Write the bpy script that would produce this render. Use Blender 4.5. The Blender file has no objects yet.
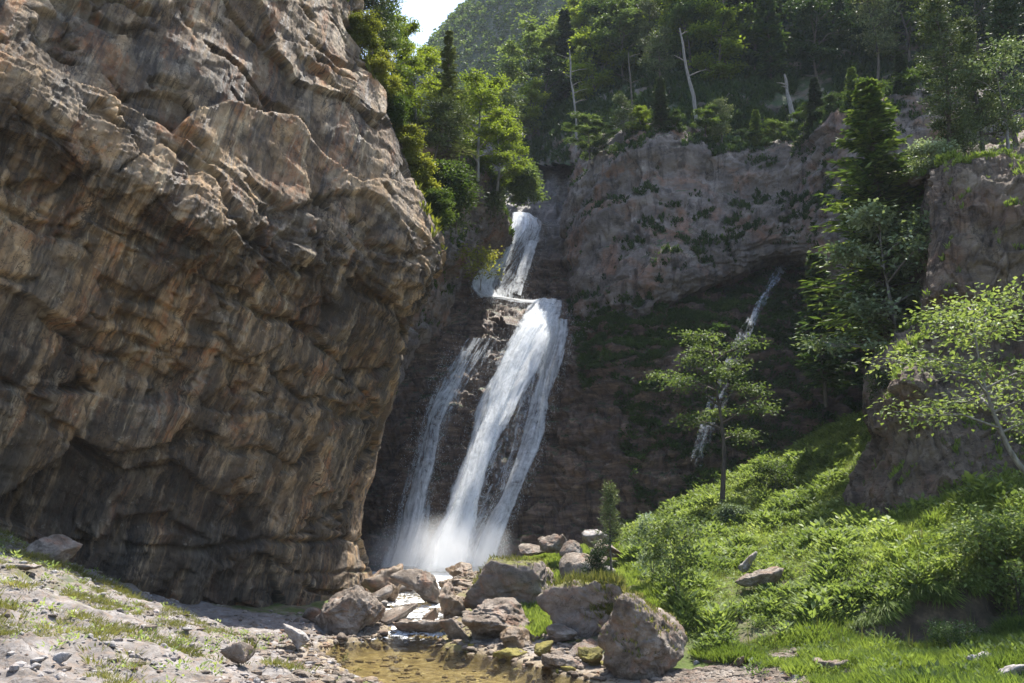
import bpy, math, random
import numpy as np
from mathutils import Vector

SC = bpy.context.scene
COL = SC.collection
RNG = np.random.default_rng(7)
HAZE = True; EXPOSURE = 1.5
random.seed(7)

# ------------------------------------------------------------------ camera
F = 887.0
PITCH = math.radians(11.4)
CAMZ = 3.0
cp, sp = math.cos(PITCH), math.sin(PITCH)

def at(px, py, Y):
    """point seen at pixel (px,py) at depth Y metres along +Y"""
    xv = (px - 512.0) / F
    yv = -(py - 341.5) / F
    dy = cp - yv * sp
    dz = sp + yv * cp
    t = Y / dy
    return np.array([xv * t, Y, CAMZ + dz * t])

def depth_for_z(py, z):
    yv = -(py - 341.5) / F
    return (z - CAMZ) / (sp + yv * cp) * (cp - yv * sp)

def ppm(Y):
    return F / (Y * 1.0)

cam = bpy.data.cameras.new('camera')
camo = bpy.data.objects.new('camera', cam)
COL.objects.link(camo)
camo.location = (0, 0, CAMZ)
camo.rotation_euler = (math.pi / 2 + PITCH, 0, 0)
cam.sensor_width = 36.0
cam.lens = F / 1024 * 36
cam.clip_start = 0.1
cam.clip_end = 3000
SC.camera = camo

# ------------------------------------------------------------------ noise
_pr = np.random.default_rng(11)
PERM = np.concatenate([_pr.permutation(256)] * 3).astype(np.int64)
GRAD = _pr.normal(size=(256, 3)); GRAD /= np.linalg.norm(GRAD, axis=1)[:, None]
RV = _pr.random((256, 4))

def perlin(P):
    P = np.asarray(P, float)
    I = np.floor(P).astype(np.int64)
    f = P - I
    I &= 255
    w = f * f * f * (f * (f * 6 - 15) + 10)
    out = 0
    for a in (0, 1):
        wx = w[:, 0] if a else 1 - w[:, 0]
        h1 = PERM[(I[:, 0] + a) & 255]
        for b in (0, 1):
            wy = wx * (w[:, 1] if b else 1 - w[:, 1])
            h2 = PERM[h1 + ((I[:, 1] + b) & 255)]
            for c in (0, 1):
                wz = wy * (w[:, 2] if c else 1 - w[:, 2])
                g = GRAD[PERM[h2 + ((I[:, 2] + c) & 255)]]
                out = out + wz * (g[:, 0] * (f[:, 0] - a) + g[:, 1] * (f[:, 1] - b) + g[:, 2] * (f[:, 2] - c))
    return out * 1.5

def fbm(P, o=4, gain=0.5, lac=2.03):
    P = np.asarray(P, float)
    s, a, t = 0, 1.0, 0
    for i in range(o):
        s = s + a * perlin(P + 17.3 * i)
        t += a
        a *= gain
        P = P * lac
    return s / t

def ridged(P, o=4, gain=0.5, lac=2.03):
    P = np.asarray(P, float)
    s, a, t = 0, 1.0, 0
    for i in range(o):
        s = s + a * (1 - 2.2 * np.abs(perlin(P + 9.1 * i)))
        t += a
        a *= gain
        P = P * lac
    return s / t

def facets(P, tilt=0.8, seed=0):
    """blocky broken-rock field: per-cell offset and tilt; also distance to the crack"""
    P = np.asarray(P, float) + seed * 3.17
    I = np.floor(P).astype(np.int64)
    n = len(P)
    d1 = np.full(n, 9.0); d2 = np.full(n, 9.0); val = np.zeros(n)
    for a in (-1, 0, 1):
        for b in (-1, 0, 1):
            for c in (-1, 0, 1):
                J = I + (a, b, c)
                h = PERM[PERM[PERM[(J[:, 0] & 255)] + (J[:, 1] & 255)] + (J[:, 2] & 255)]
                cpt = J + RV[h][:, :3]
                dv = P - cpt
                d = np.sqrt((dv * dv).sum(1))
                g = GRAD[PERM[h + 5]]
                v = RV[h][:, 3] - 0.5 + tilt * (dv * g).sum(1)
                m = d < d1
                d2 = np.where(m, d1, np.minimum(d2, d))
                d1 = np.where(m, d, d1)
                val = np.where(m, v, val)
    return val, d2 - d1

def sstep(a, b, x):
    t = np.clip((x - a) / (b - a), 0, 1)
    return t * t * (3 - 2 * t)

# ------------------------------------------------------------------ object helpers
def tag(o, label=None, cat=None, group=None, kind=None):
    if label: o['label'] = label
    if cat: o['category'] = cat
    if group: o['group'] = group
    if kind: o['kind'] = kind
    return o

def link(name, me, mat=None, parent=None, loc=None):
    o = bpy.data.objects.new(name, me)
    COL.objects.link(o)
    if mat is not None and me is not None and len(me.materials) == 0:
        me.materials.append(mat)
    if parent is not None: o.parent = parent
    if loc is not None: o.location = loc
    return o

def empty(name, loc, rz=0.0, sc=1.0):
    o = bpy.data.objects.new(name, None)
    COL.objects.link(o)
    o.location = loc; o.rotation_euler = (0, 0, rz); o.scale = (sc, sc, sc)
    o.empty_display_size = 0.2
    return o

def copy_tree(root, loc, rz, sc, label=None, group=None):
    r = root.copy(); COL.objects.link(r)
    r.location = loc; r.rotation_euler = (0, 0, rz); r.scale = sc
    if label: r['label'] = label
    if group: r['group'] = group
    for ch in list(root.children):
        c = ch.copy(); COL.objects.link(c); c.parent = r
    return r

def mesh_np(name, V, Fc, smooth=True, attrs=None, fattrs=None):
    """V (n,3), Fc (m,k) constant-size faces"""
    V = np.ascontiguousarray(V, np.float32); Fc = np.ascontiguousarray(Fc, np.int32)
    me = bpy.data.meshes.new(name)
    me.vertices.add(len(V)); me.vertices.foreach_set('co', V.ravel())
    m, k = Fc.shape
    me.loops.add(m * k); me.loops.foreach_set('vertex_index', Fc.ravel())
    me.polygons.add(m)
    me.polygons.foreach_set('loop_start', np.arange(0, m * k, k, dtype=np.int32))
    me.polygons.foreach_set('loop_total', np.full(m, k, np.int32))
    me.polygons.foreach_set('use_smooth', np.full(m, smooth, bool))
    for nm, arr in (attrs or {}).items():
        arr = np.asarray(arr, np.float32)
        if arr.ndim == 1:
            me.attributes.new(nm, 'FLOAT', 'POINT').data.foreach_set('value', arr)
        else:
            me.attributes.new(nm, 'FLOAT_VECTOR', 'POINT').data.foreach_set('vector', arr.ravel())
    for nm, arr in (fattrs or {}).items():
        me.attributes.new(nm, 'FLOAT', 'FACE').data.foreach_set('value', np.asarray(arr, np.float32))
    me.update(calc_edges=True)
    return me

def catmull_matrix(n, m):
    """m samples through n control values -> (m,n) weight matrix"""
    W = np.zeros((m, n))
    t = np.linspace(0, n - 1, m)
    for i, x in enumerate(t):
        k = min(int(x), n - 2); f = x - k
        w = (-.5*f+f*f-.5*f**3, 1-2.5*f*f+1.5*f**3, .5*f+2*f*f-1.5*f**3, -.5*f*f+.5*f**3)
        for j, ww in zip((k-1, k, k+1, k+2), w):
            if j < 0:
                W[i, 0] += 2*ww; W[i, 1] -= ww
            elif j > n - 1:
                W[i, n-1] += 2*ww; W[i, n-2] -= ww
            else:
                W[i, j] += ww
    return W

def grid_faces(nv, nu):
    a = np.arange(nv * nu).reshape(nv, nu)
    return np.stack([a[:-1, :-1], a[:-1, 1:], a[1:, 1:], a[1:, :-1]], -1).reshape(-1, 4)

def grid_normals(G):
    du = np.gradient(G, axis=1); dv = np.gradient(G, axis=0)
    n = np.cross(du, dv)
    n /= np.linalg.norm(n, axis=2)[:, :, None] + 1e-9
    return n

def sheet_points(ctrl, nu, nv):
    ctrl = np.asarray(ctrl, float)
    R, C, _ = ctrl.shape
    A = catmull_matrix(R, nv); B = catmull_matrix(C, nu)
    return np.einsum('ir,rck,jc->ijk', A, ctrl, B)

def sheet(name, ctrl, nu, nv, disp, mat, kind='structure', flow=None):
    G = sheet_points(ctrl, nu, nv)
    N = grid_normals(G)
    d = disp(G.reshape(-1, 3), N.reshape(-1, 3)).reshape(nv, nu)
    G2 = G + N * d[:, :, None]
    N2 = grid_normals(G2)
    attrs = {'up': N2[:, :, 2].ravel()}
    if flow is not None: attrs['flow'] = flow(G.reshape(-1, 3))
    me = mesh_np(name, G2.reshape(-1, 3), grid_faces(nv, nu), True, attrs)
    o = link(name, me, mat)
    o['kind'] = kind
    return o, G2, N2

def tube(paths, sides=6):
    """list of (points (k,3), radii (k)) -> V, F (quads), open ends closed by taper"""
    Vs, Fs, off = [], [], 0
    ang = np.linspace(0, 2*math.pi, sides, endpoint=False)
    for P, R in paths:
        P = np.asarray(P, float); R = np.asarray(R, float)
        k = len(P)
        T = np.gradient(P, axis=0); T /= np.linalg.norm(T, axis=1)[:, None] + 1e-9
        ref = np.where(np.abs(T[:, 2:3]) > 0.9, np.array([[1., 0, 0]]), np.array([[0., 0, 1]]))
        A = np.cross(T, ref); A /= np.linalg.norm(A, axis=1)[:, None] + 1e-9
        B = np.cross(T, A)
        ring = P[:, None, :] + R[:, None, None] * (np.cos(ang)[None, :, None]*A[:, None, :] + np.sin(ang)[None, :, None]*B[:, None, :])
        Vs.append(ring.reshape(-1, 3))
        idx = off + np.arange(k*sides).reshape(k, sides)
        nx = np.roll(idx, -1, axis=1)
        Fs.append(np.stack([idx[:-1], nx[:-1], nx[1:], idx[1:]], -1).reshape(-1, 4))
        off += k*sides
    return np.concatenate(Vs), np.concatenate(Fs)

def leaves(C, D, Nn, L, W, fold=0.12):
    """rhombic leaf faces: base C, axis D, normal Nn"""
    D = D / (np.linalg.norm(D, axis=1)[:, None] + 1e-9)
    S = np.cross(D, Nn); S /= np.linalg.norm(S, axis=1)[:, None] + 1e-9
    U = np.cross(S, D)
    L = np.broadcast_to(L, (len(C),))[:, None]; W = np.broadcast_to(W, (len(C),))[:, None]
    mid = C + D * L * 0.45 + U * W * fold
    return np.stack([C, mid + S*W*.5, C + D*L - U*L*0.06, mid - S*W*.5], 1)

def leaf_mesh(name, Q, mat, var=None, parent=None, loc=None):
    Q = np.asarray(Q)
    n = len(Q)
    if var is None: var = RNG.random(n)
    me = mesh_np(name, Q.reshape(-1, 3), np.arange(n*4).reshape(n, 4), False, None, {'var': var})
    return link(name, me, mat, parent, loc)

def unit(n, rng=None):
    v = (rng or RNG).normal(size=(n, 3))
    return v / np.linalg.norm(v, axis=1)[:, None]
# ------------------------------------------------------------------ materials
class NT:
    def __init__(s, name):
        s.m = bpy.data.materials.new(name); s.m.use_nodes = True
        s.t = s.m.node_tree; s.t.nodes.clear()
        s.out = s.t.nodes.new('ShaderNodeOutputMaterial')
    def n(s, typ, **kw):
        x = s.t.nodes.new(typ)
        for k, v in kw.items(): setattr(x, k, v)
        return x
    def l(s, a, b): s.t.links.new(a, b)
    def put(s, inp, v):
        if hasattr(v, 'is_output'): s.l(v, inp)
        else: inp.default_value = v
    def coord(s, attr=None, scale=(1, 1, 1), rot=(0, 0, 0), loc=(0, 0, 0)):
        if attr == 'obj':
            o = s.n('ShaderNodeTexCoord').outputs['Object']
        elif attr:
            o = s.n('ShaderNodeAttribute', attribute_name=attr).outputs['Vector']
        else:
            o = s.n('ShaderNodeNewGeometry').outputs['Position']
        mp = s.n('ShaderNodeMapping')
        mp.inputs['Scale'].default_value = scale
        mp.inputs['Rotation'].default_value = rot
        mp.inputs['Location'].default_value = loc
        s.l(o, mp.inputs['Vector'])
        return mp.outputs['Vector']
    def noise(s, vec, scale, detail=6, rough=0.6, dist=0.0, typ='FBM'):
        x = s.n('ShaderNodeTexNoise')
        x.noise_type = typ
        x.inputs['Scale'].default_value = scale
        x.inputs['Detail'].default_value = detail
        x.inputs['Roughness'].default_value = rough
        x.inputs['Distortion'].default_value = dist
        s.l(vec, x.inputs['Vector'])
        return x.outputs['Fac']
    def vor(s, vec, scale, feature='F1', rnd=1.0):
        x = s.n('ShaderNodeTexVoronoi'); x.feature = feature
        x.inputs['Scale'].default_value = scale
        x.inputs['Randomness'].default_value = rnd
        s.l(vec, x.inputs['Vector'])
        return x.outputs['Distance'] if feature != 'COL' else x.outputs['Color']
    def ramp(s, fac, stops, interp='LINEAR'):
        x = s.n('ShaderNodeValToRGB'); x.color_ramp.interpolation = interp
        e = x.color_ramp.elements
        while len(e) < len(stops): e.new(0.5)
        for i, (p, c) in enumerate(stops):
            e[i].position = p
            e[i].color = (c, c, c, 1) if isinstance(c, (int, float)) else (*c, 1)
        s.put(x.inputs['Fac'], fac)
        return x.outputs['Color']
    def mix(s, fac, a, b, mode='MIX'):
        x = s.n('ShaderNodeMix'); x.data_type = 'RGBA'; x.blend_type = mode
        s.put(x.inputs[0], fac)
        for i, v in ((6, a), (7, b)):
            if isinstance(v, tuple): v = (*v, 1) if len(v) == 3 else v
            s.put(x.inputs[i], v)
        return x.outputs[2]
    def math(s, op, a, b=0.0, c=0.0, clamp=False):
        x = s.n('ShaderNodeMath', operation=op); x.use_clamp = clamp
        s.put(x.inputs[0], a); s.put(x.inputs[1], b); s.put(x.inputs[2], c)
        return x.outputs[0]
    def attr(s, name): return s.n('ShaderNodeAttribute', attribute_name=name).outputs['Fac']
    def bump(s, h, strength=0.5, dist=0.05, prev=None):
        x = s.n('ShaderNodeBump')
        x.inputs['Strength'].default_value = strength
        x.inputs['Distance'].default_value = dist
        s.l(h, x.inputs['Height'])
        if prev is not None: s.l(prev, x.inputs['Normal'])
        return x.outputs['Normal']
    def bsdf(s, col, rough=0.85, normal=None, spec=0.3, sheen=0):
        x = s.n('ShaderNodeBsdfPrincipled')
        if isinstance(col, tuple): col = (*col, 1)
        s.put(x.inputs['Base Color'], col)
        s.put(x.inputs['Roughness'], rough)
        x.inputs['Specular IOR Level'].default_value = spec
        if normal is not None: s.l(normal, x.inputs['Normal'])
        return x.outputs[0]
    def fin(s, sh):
        s.l(sh, s.out.inputs['Surface']); return s.m

def leaf_mat(name, stops, trans=0.45, tcol=1.25, rough=0.5, big=0.35):
    t = NT(name)
    v = t.attr('var')
    nz = t.noise(t.coord(), 0.9, 2)
    f = t.math('ADD', t.math('MULTIPLY', v, 0.65), t.math('MULTIPLY', t.math('SUBTRACT', nz, 0.5), big*2))
    rnd = t.n('ShaderNodeObjectInfo').outputs['Random']
    f = t.math('ADD', f, t.math('MULTIPLY', t.math('SUBTRACT', rnd, 0.35), 0.35))
    c = t.ramp(f, stops)
    pr = t.bsdf(c, max(rough, .55), spec=0.16)
    tr = t.n('ShaderNodeBsdfTranslucent')
    tc = t.mix(1.0, c, (tcol, tcol*1.02, tcol*0.55), 'MULTIPLY')
    t.l(tc, tr.inputs['Color'])
    mx = t.n('ShaderNodeMixShader'); mx.inputs[0].default_value = trans
    t.l(pr, mx.inputs[1]); t.l(tr.outputs[0], mx.inputs[2])
    return t.fin(mx.outputs[0])

def bark_mat(name, c1, c2):
    t = NT(name)
    n = t.noise(t.coord(scale=(1, 1, 0.25)), 14, 5)
    c = t.ramp(n, [(0.3, c1), (0.7, c2)])
    return t.fin(t.bsdf(c, 0.9, t.bump(n, 0.6, 0.03)))

def moss_mix(t, base, lo, hi, c1=(0.035, 0.055, 0.012), c2=(0.10, 0.12, 0.025), nscale=0.8):
    up = t.attr('up')
    nz = t.noise(t.coord(), nscale, 6, 0.65)
    f = t.math('ADD', up, t.math('MULTIPLY', t.math('SUBTRACT', nz, 0.5), 0.9))
    f = t.ramp(f, [(lo, 0.0), (hi, 1.0)])
    mc = t.ramp(t.noise(t.coord(), 5.0, 4), [(0.3, c1), (0.7, c2)])
    return t.mix(f, base, mc)

def crack(t, c, vec, scale, wd, col):
    d = t.math('ABSOLUTE', t.math('SUBTRACT', t.noise(vec, scale, 7, 0.62, 0.5), 0.5))
    m = t.ramp(d, [(0.0, 1.0), (wd, 0.0)])
    k = t.ramp(t.noise(vec, scale*0.6, 3), [(0.42, 0.0), (0.58, 0.9)])
    return t.mix(t.math('MULTIPLY', m, k), c, col)

# overhanging cliff: grey / tan limestone with rust stains and dark seep streaks that run down the wall
def mat_cliff():
    t = NT('limestone_overhang')
    P = t.coord(); FL = t.coord('flow')
    big = t.noise(P, 0.35, 4, 0.55, 0.6)
    mid = t.noise(P, 1.6, 8, 0.65, 0.4)
    c = t.ramp(mid, [(0.30, (0.125, 0.082, 0.047)), (0.44, (0.28, 0.188, 0.106)), (0.56, (0.39, 0.27, 0.157)), (0.72, (0.51, 0.385, 0.24))])
    cg = t.ramp(mid, [(0.30, (0.10, 0.082, 0.063)), (0.5, (0.225, 0.186, 0.14)), (0.72, (0.38, 0.325, 0.258))])
    c = t.mix(t.ramp(big, [(0.50, 0.0), (0.66, 0.9)]), c, cg)
    # grey smooth zone stretched with the seepage
    st1 = t.noise(t.coord('flow', (1.6, 0.22, 1)), 1.0, 5, 0.6, 0.5)
    c = t.mix(t.math('MULTIPLY', t.ramp(st1, [(0.50, 0.0), (0.62, 1.0)]), 0.6), c, cg)
    # rust stains
    ru = t.noise(t.coord('flow', (0.9, 0.45, 1), loc=(7, 3, 0)), 1.0, 6, 0.7, 0.8)
    rm = t.math('MULTIPLY', t.ramp(ru, [(0.53, 0.0), (0.61, 1.0)]), t.ramp(t.noise(P, 7, 5, 0.7), [(0.35, 0.15), (0.65, 0.9)]))
    c = t.mix(rm, c, t.ramp(mid, [(0.3, (0.24, 0.09, 0.035)), (0.65, (0.46, 0.21, 0.09))]))
    # black seep streaks
    s1 = t.noise(t.coord('flow', (2.4, 0.26, 1), loc=(1, 2, 3)), 1.0, 8, 0.70, 0.35)
    s2 = t.noise(t.coord('flow', (9.5, .75, 1)), 1.0, 6, 0.68, 0.3)
    sk = t.math('ADD', t.math('MULTIPLY', s1, 0.65), t.math('MULTIPLY', s2, 0.35))
    low = t.attr('seep')
    thr = t.math('ADD', sk, t.math('MULTIPLY', t.math('SUBTRACT', low, 0.5), 0.16))
    sm = t.ramp(thr, [(0.47, 0.0), (0.55, 1.0)])
    ps = t.ramp(t.noise(t.coord('flow', (3.6, 0.30, 1), loc=(21, 5, 3)), 1.0, 8, 0.70, 0.3), [(0.56, 0.0), (0.64, 0.8)])
    c = t.mix(ps, c, (0.50, 0.40, 0.27))
    c = t.mix(t.math('MULTIPLY', sm, 0.74), c, (0.04, 0.032, 0.025))
    # pale calcite flecks
    pf = t.ramp(t.noise(P, 4.5, 8, 0.75, 0.3), [(0.60, 0.0), (0.70, 1.0)])
    c = t.mix(t.math('MULTIPLY', pf, 0.7), c, (0.56, 0.49, 0.39))
    c = crack(t, c, t.coord('flow', (1.3, .55, 1)), 1.0, .018, (0.025, 0.02, 0.016))
    c = crack(t, c, P, 2.3, .012, (0.03, 0.024, 0.02))
    dk = t.ramp(t.noise(t.coord(loc=(3, 9, 4)), 0.55, 6, 0.7, 0.6), [(0.52, 0.0), (0.68, 0.75)])
    c = t.mix(dk, c, (0.05, 0.041, 0.034))
    cell = t.attr('cell')
    c = t.mix(1.0, c, t.ramp(t.math('ADD', cell, 0.5), [(0.15, (0.55, 0.52, 0.50)), (0.5, (1, 1, 1)), (0.85, (1.35, 1.28, 1.18))]), 'MULTIPLY')
    c = moss_mix(t, c, 0.9, 1.1)
    h = t.math('ADD', t.noise(P, 6, 12, 0.78, 0.2), t.math('MULTIPLY', t.noise(t.coord('flow', (11, 1.4, 1)), 1.0, 8, 0.75), 1.0))
    nb = t.bump(h, 1.0, 0.13)
    return t.fin(t.bsdf(c, t.ramp(sm, [(0, 0.85), (1, 0.5)]), nb, 0.35))

def mat_rock(name, stops, scale=1.2, streak=True, moss=(0.62, 0.86), strata=0.0, red=0.0, bump=0.08, rough=0.85, mossc=None, grey=False, wetline=False):
    t = NT(name)
    P = t.coord()
    mid = t.noise(t.coord(scale=(1, 1, 1 + strata)), scale, 8, 0.65, 0.4)
    c = t.ramp(mid, stops)
    if red:
        rm = t.ramp(t.noise(t.coord(loc=(5, 1, 2)), scale*0.7, 5, 0.7, 0.6), [(0.52, 0.0), (0.66, red)])
        c = t.mix(rm, c, (0.27, 0.13, 0.07))
    if streak:
        s = t.noise(t.coord(scale=(1.6, 1.6, 0.16)), 1.3, 6, 0.65, 0.4)
        c = t.mix(t.math('MULTIPLY', t.ramp(s, [(0.52, 0.0), (0.62, 1.0)]), 0.6), c, tuple(0.35*x for x in stops[0][1]))
    fl = t.ramp(t.noise(P, scale*4, 8, 0.75), [(0.60, 0.0), (0.72, 0.6)])
    c = t.mix(fl, c, stops[-1][1])
    c = t.mix(t.ramp(t.noise(t.coord(loc=(2, 8, 5)), scale*1.9, 7, 0.75, 0.4), [(0.54, 0.0), (0.66, 0.7)]), c, tuple(0.55*x for x in stops[0][1]))
    if wetline:
        z2 = t.n('ShaderNodeSeparateXYZ'); t.l(P, z2.inputs[0])
        wl = t.ramp(t.math('ADD', z2.outputs[2], t.math('MULTIPLY', t.noise(P, 5, 3), .12)), [(0.10, 1.0), (0.20, 0.0)])
        c = t.mix(wl, c, t.mix(1.0, c, (.32, .29, .24), 'MULTIPLY'))
    c = crack(t, c, P, scale*1.4, .012, tuple(0.35*x for x in stops[0][1]))
    if grey:
        zz = t.n('ShaderNodeSeparateXYZ'); t.l(P, zz.inputs[0])
        gm = t.ramp(t.math('ADD', t.math('MULTIPLY', zz.outputs[2], .04), t.math('MULTIPLY', t.noise(P, .4, 4), .1)), [(.86, 0.0), (.95, 1.0)])
        c = t.mix(gm, c, t.ramp(mid, [(0.30, (0.10, 0.082, 0.076)), (0.5, (0.21, 0.175, 0.155)), (0.70, (0.32, 0.275, 0.24))]))
    if moss:
        kw = {} if mossc is None else dict(c1=mossc[0], c2=mossc[1])
        c = moss_mix(t, c, moss[0], moss[1], **kw)
    h = t.noise(t.coord(scale=(1, 1, 1 + strata*2)), scale*7, 9, 0.72, 0.3)
    return t.fin(t.bsdf(c, rough, t.bump(h, 0.9, bump), 0.35))

M = {}
M['cliff'] = mat_cliff()
M['gorge'] = mat_rock('grey_pink_limestone', [(0.29, (0.07, 0.056, 0.047)), (0.45, (0.152, 0.121, 0.10)), (0.58, (0.225, 0.181, 0.15)), (0.72, (0.32, 0.275, 0.236))], 0.55, True, (0.66, 0.86), 0.5, 0.7, 0.16, mossc=((0.02, 0.04, 0.012), (0.05, 0.085, 0.02)))
M['wet'] = mat_rock('wet_layered_rock', [(0.30, (0.055, 0.037, 0.030)), (0.47, (0.135, 0.088, 0.066)), (0.60, (0.24, 0.16, 0.108)), (0.72, (0.36, 0.26, 0.175))], 0.9, True, (0.66, 0.9), 4.0, 0.35, 0.14, 0.55, mossc=((0.02, 0.035, 0.01), (0.055, 0.075, 0.02)), grey=True)
M['bluff'] = mat_rock('brown_bluff_rock', [(0.29, (0.045, 0.033, 0.024)), (0.45, (0.105, 0.078, 0.054)), (0.58, (0.165, 0.125, 0.088)), (0.72, (0.26, 0.21, 0.155))], 0.9, True, (0.82, 1.0), 0.8, 0.3, 0.10, mossc=((0.05, 0.075, 0.015), (0.12, 0.15, 0.03)))
M['boulder'] = mat_rock('boulder_limestone', [(0.30, (0.075, 0.056, 0.041)), (0.44, (0.165, 0.13, 0.099)), (0.56, (0.26, 0.215, 0.172)), (0.70, (0.46, 0.41, 0.35))], 2.2, False, None, 0.0, 0.55, 0.10, wetline=True)
M['mossboulder'] = mat_rock('mossy_boulder_rock', [(0.28, (0.085, 0.07, 0.06)), (0.45, (0.16, 0.13, 0.11)), (0.60, (0.24, 0.20, 0.17)), (0.75, (0.33, 0.29, 0.25))], 2.2, False, (0.66, 0.92), 0.0, 0.5, 0.05, mossc=((0.07, 0.07, 0.015), (0.15, 0.15, 0.03)))
M['palestone'] = mat_rock('pale_bank_stone', [(0.30, (0.14, 0.122, 0.11)), (0.45, (0.23, 0.21, 0.195)), (0.58, (0.31, 0.288, 0.27)), (0.72, (0.40, 0.38, 0.36))], 3.0, False, None, 0.0, 0.35, 0.03)
M['wetstone'] = mat_rock('wet_orange_stone', [(0.28, (0.06, 0.04, 0.025)), (0.45, (0.135, 0.092, 0.055)), (0.60, (0.22, 0.16, 0.10)), (0.75, (0.34, 0.275, 0.20))], 3.0, False, None, 0.0, 0.5, 0.04, 0.45)
M['mossstone'] = mat_rock('yellow_moss_stone', [(0.28, (0.06, 0.045, 0.02)), (0.45, (0.13, 0.095, 0.03)), (0.60, (0.22, 0.17, 0.04)), (0.75, (0.30, 0.25, 0.08))], 4.0, False, (0.25, 0.6), 0.0, 0.0, 0.05, 0.7, mossc=((0.10, 0.085, 0.012), (0.24, 0.20, 0.03)))

G_ = lambda a, b, c: [(0.12, a), (0.5, b), (0.9, c)]
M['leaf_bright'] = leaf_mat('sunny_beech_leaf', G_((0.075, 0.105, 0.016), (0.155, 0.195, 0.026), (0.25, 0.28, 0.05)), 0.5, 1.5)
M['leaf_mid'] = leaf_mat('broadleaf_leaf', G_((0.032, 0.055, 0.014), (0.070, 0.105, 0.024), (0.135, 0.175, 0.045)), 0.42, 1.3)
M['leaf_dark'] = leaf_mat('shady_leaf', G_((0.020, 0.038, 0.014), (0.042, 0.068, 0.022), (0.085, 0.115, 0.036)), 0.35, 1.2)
M['leaf_pale'] = leaf_mat('whitebeam_leaf', G_((0.07, 0.105, 0.045), (0.20, 0.25, 0.13), (0.46, 0.52, 0.38)), 0.25, 1.1, 0.45)
M['leaf_ash'] = leaf_mat('rowan_leaf', G_((0.06, 0.09, 0.03), (0.14, 0.185, 0.06), (0.27, 0.31, 0.13)), 0.4, 1.3)
M['needle'] = leaf_mat('pine_needle', G_((0.045, 0.062, 0.024), (0.105, 0.13, 0.05), (0.21, 0.235, 0.105)), 0.2, 1.1)
M['needle_fir'] = leaf_mat('fir_needle', G_((0.035, 0.065, 0.02), (0.09, 0.14, 0.036), (0.24, 0.29, 0.075)), 0.25, 1.2)
M['needle_dark'] = leaf_mat('spruce_needle', G_((0.02, 0.034, 0.015), (0.045, 0.066, 0.026), (0.09, 0.118, 0.045)), 0.15, 1.1)
M['yellowgreen'] = leaf_mat('box_leaf', G_((0.08, 0.095, 0.018), (0.17, 0.18, 0.032), (0.29, 0.26, 0.06)), 0.45, 1.4)
M['grass'] = leaf_mat('meadow_grass_blade', G_((0.085, 0.125, 0.03), (0.18, 0.235, 0.055), (0.33, 0.37, 0.13)), 0.4, 1.35)
M['herb'] = leaf_mat('slope_herb_leaf', G_((0.07, 0.105, 0.032), (0.195, 0.25, 0.08), (0.39, 0.43, 0.20)), 0.42, 1.3)
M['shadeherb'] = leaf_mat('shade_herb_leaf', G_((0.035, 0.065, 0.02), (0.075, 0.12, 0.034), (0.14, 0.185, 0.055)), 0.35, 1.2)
M['drygrass'] = leaf_mat('bank_grass_blade', G_((0.085, 0.10, 0.03), (0.17, 0.17, 0.055), (0.32, 0.28, 0.13)), 0.35, 1.2)
M['bark'] = bark_mat('brown_bark', (0.04, 0.032, 0.025), (0.13, 0.105, 0.085))
M['bark_grey'] = bark_mat('grey_bark', (0.09, 0.08, 0.07), (0.27, 0.25, 0.22))
M['bark_dead'] = bark_mat('bleached_dead_wood', (0.10, 0.088, 0.076), (0.26, 0.235, 0.21))

def mat_ground():
    t = NT('valley_ground')
    P = t.coord()
    mid = t.noise(t.coord(scale=(1, 1, 3)), 2.2, 8, 0.68, 0.5)
    rock = t.ramp(mid, [(0.30, (0.075, 0.065, 0.056)), (0.43, (0.145, 0.13, 0.118)), (0.56, (0.215, 0.197, 0.184)), (0.72, (0.31, 0.29, 0.274))])
    peb = t.vor(P, 9.0)
    rock = crack(t, rock, t.coord(scale=(1, 1.6, 1)), 1.6, .02, (0.06, 0.048, 0.04))
    rock = crack(t, rock, P, 4.5, .015, (0.09, 0.075, 0.065))
    rock = t.mix(t.math('MULTIPLY', t.ramp(t.noise(P, 6, 5, 0.7), [(0.48, 0.0), (0.62, 1.0)]), 0.55), rock, (0.22, 0.16, 0.115))
    soil = t.ramp(t.noise(P, 3.0, 9, 0.75), [(0.3, (0.06, 0.047, 0.03)), (0.5, (0.125, 0.10, 0.066)), (0.7, (0.22, 0.19, 0.14))])
    gr = t.ramp(t.noise(P, 2.5, 7, 0.7), [(0.3, (0.04, 0.06, 0.012)), (0.7, (0.10, 0.135, 0.025))])
    soil = t.mix(t.ramp(t.noise(P, 1.2, 5), [(0.4, 0.0), (0.6, 1.0)]), soil, gr)
    cov = t.math('ADD', t.attr('cover'), t.math('MULTIPLY', t.math('SUBTRACT', t.noise(P, 1.7, 6, 0.65), 0.5), 0.9))
    c = t.mix(t.ramp(cov, [(0.42, 0.0), (0.6, 1.0)]), rock, soil)
    bed = t.ramp(t.noise(P, 3.2, 6, 0.7), [(0.3, (0.11, 0.075, 0.034)), (0.5, (0.27, 0.196, 0.092)), (0.72, (0.46, 0.37, 0.22))])
    c = t.mix(t.attr('bed'), c, bed)
    earth = t.ramp(t.noise(P, 4.0, 6, 0.7), [(0.3, (0.028, 0.02, 0.013)), (0.55, (0.085, 0.06, 0.038)), (0.75, (0.19, 0.135, 0.085))])
    c = t.mix(t.attr('earth'), c, earth)
    h = t.math('ADD', t.noise(P, 14, 9, 0.75), t.math('MULTIPLY', peb, 0.3))
    return t.fin(t.bsdf(c, 0.9, t.bump(h, 0.8, 0.05), 0.25))
M['ground'] = mat_ground()

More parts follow.
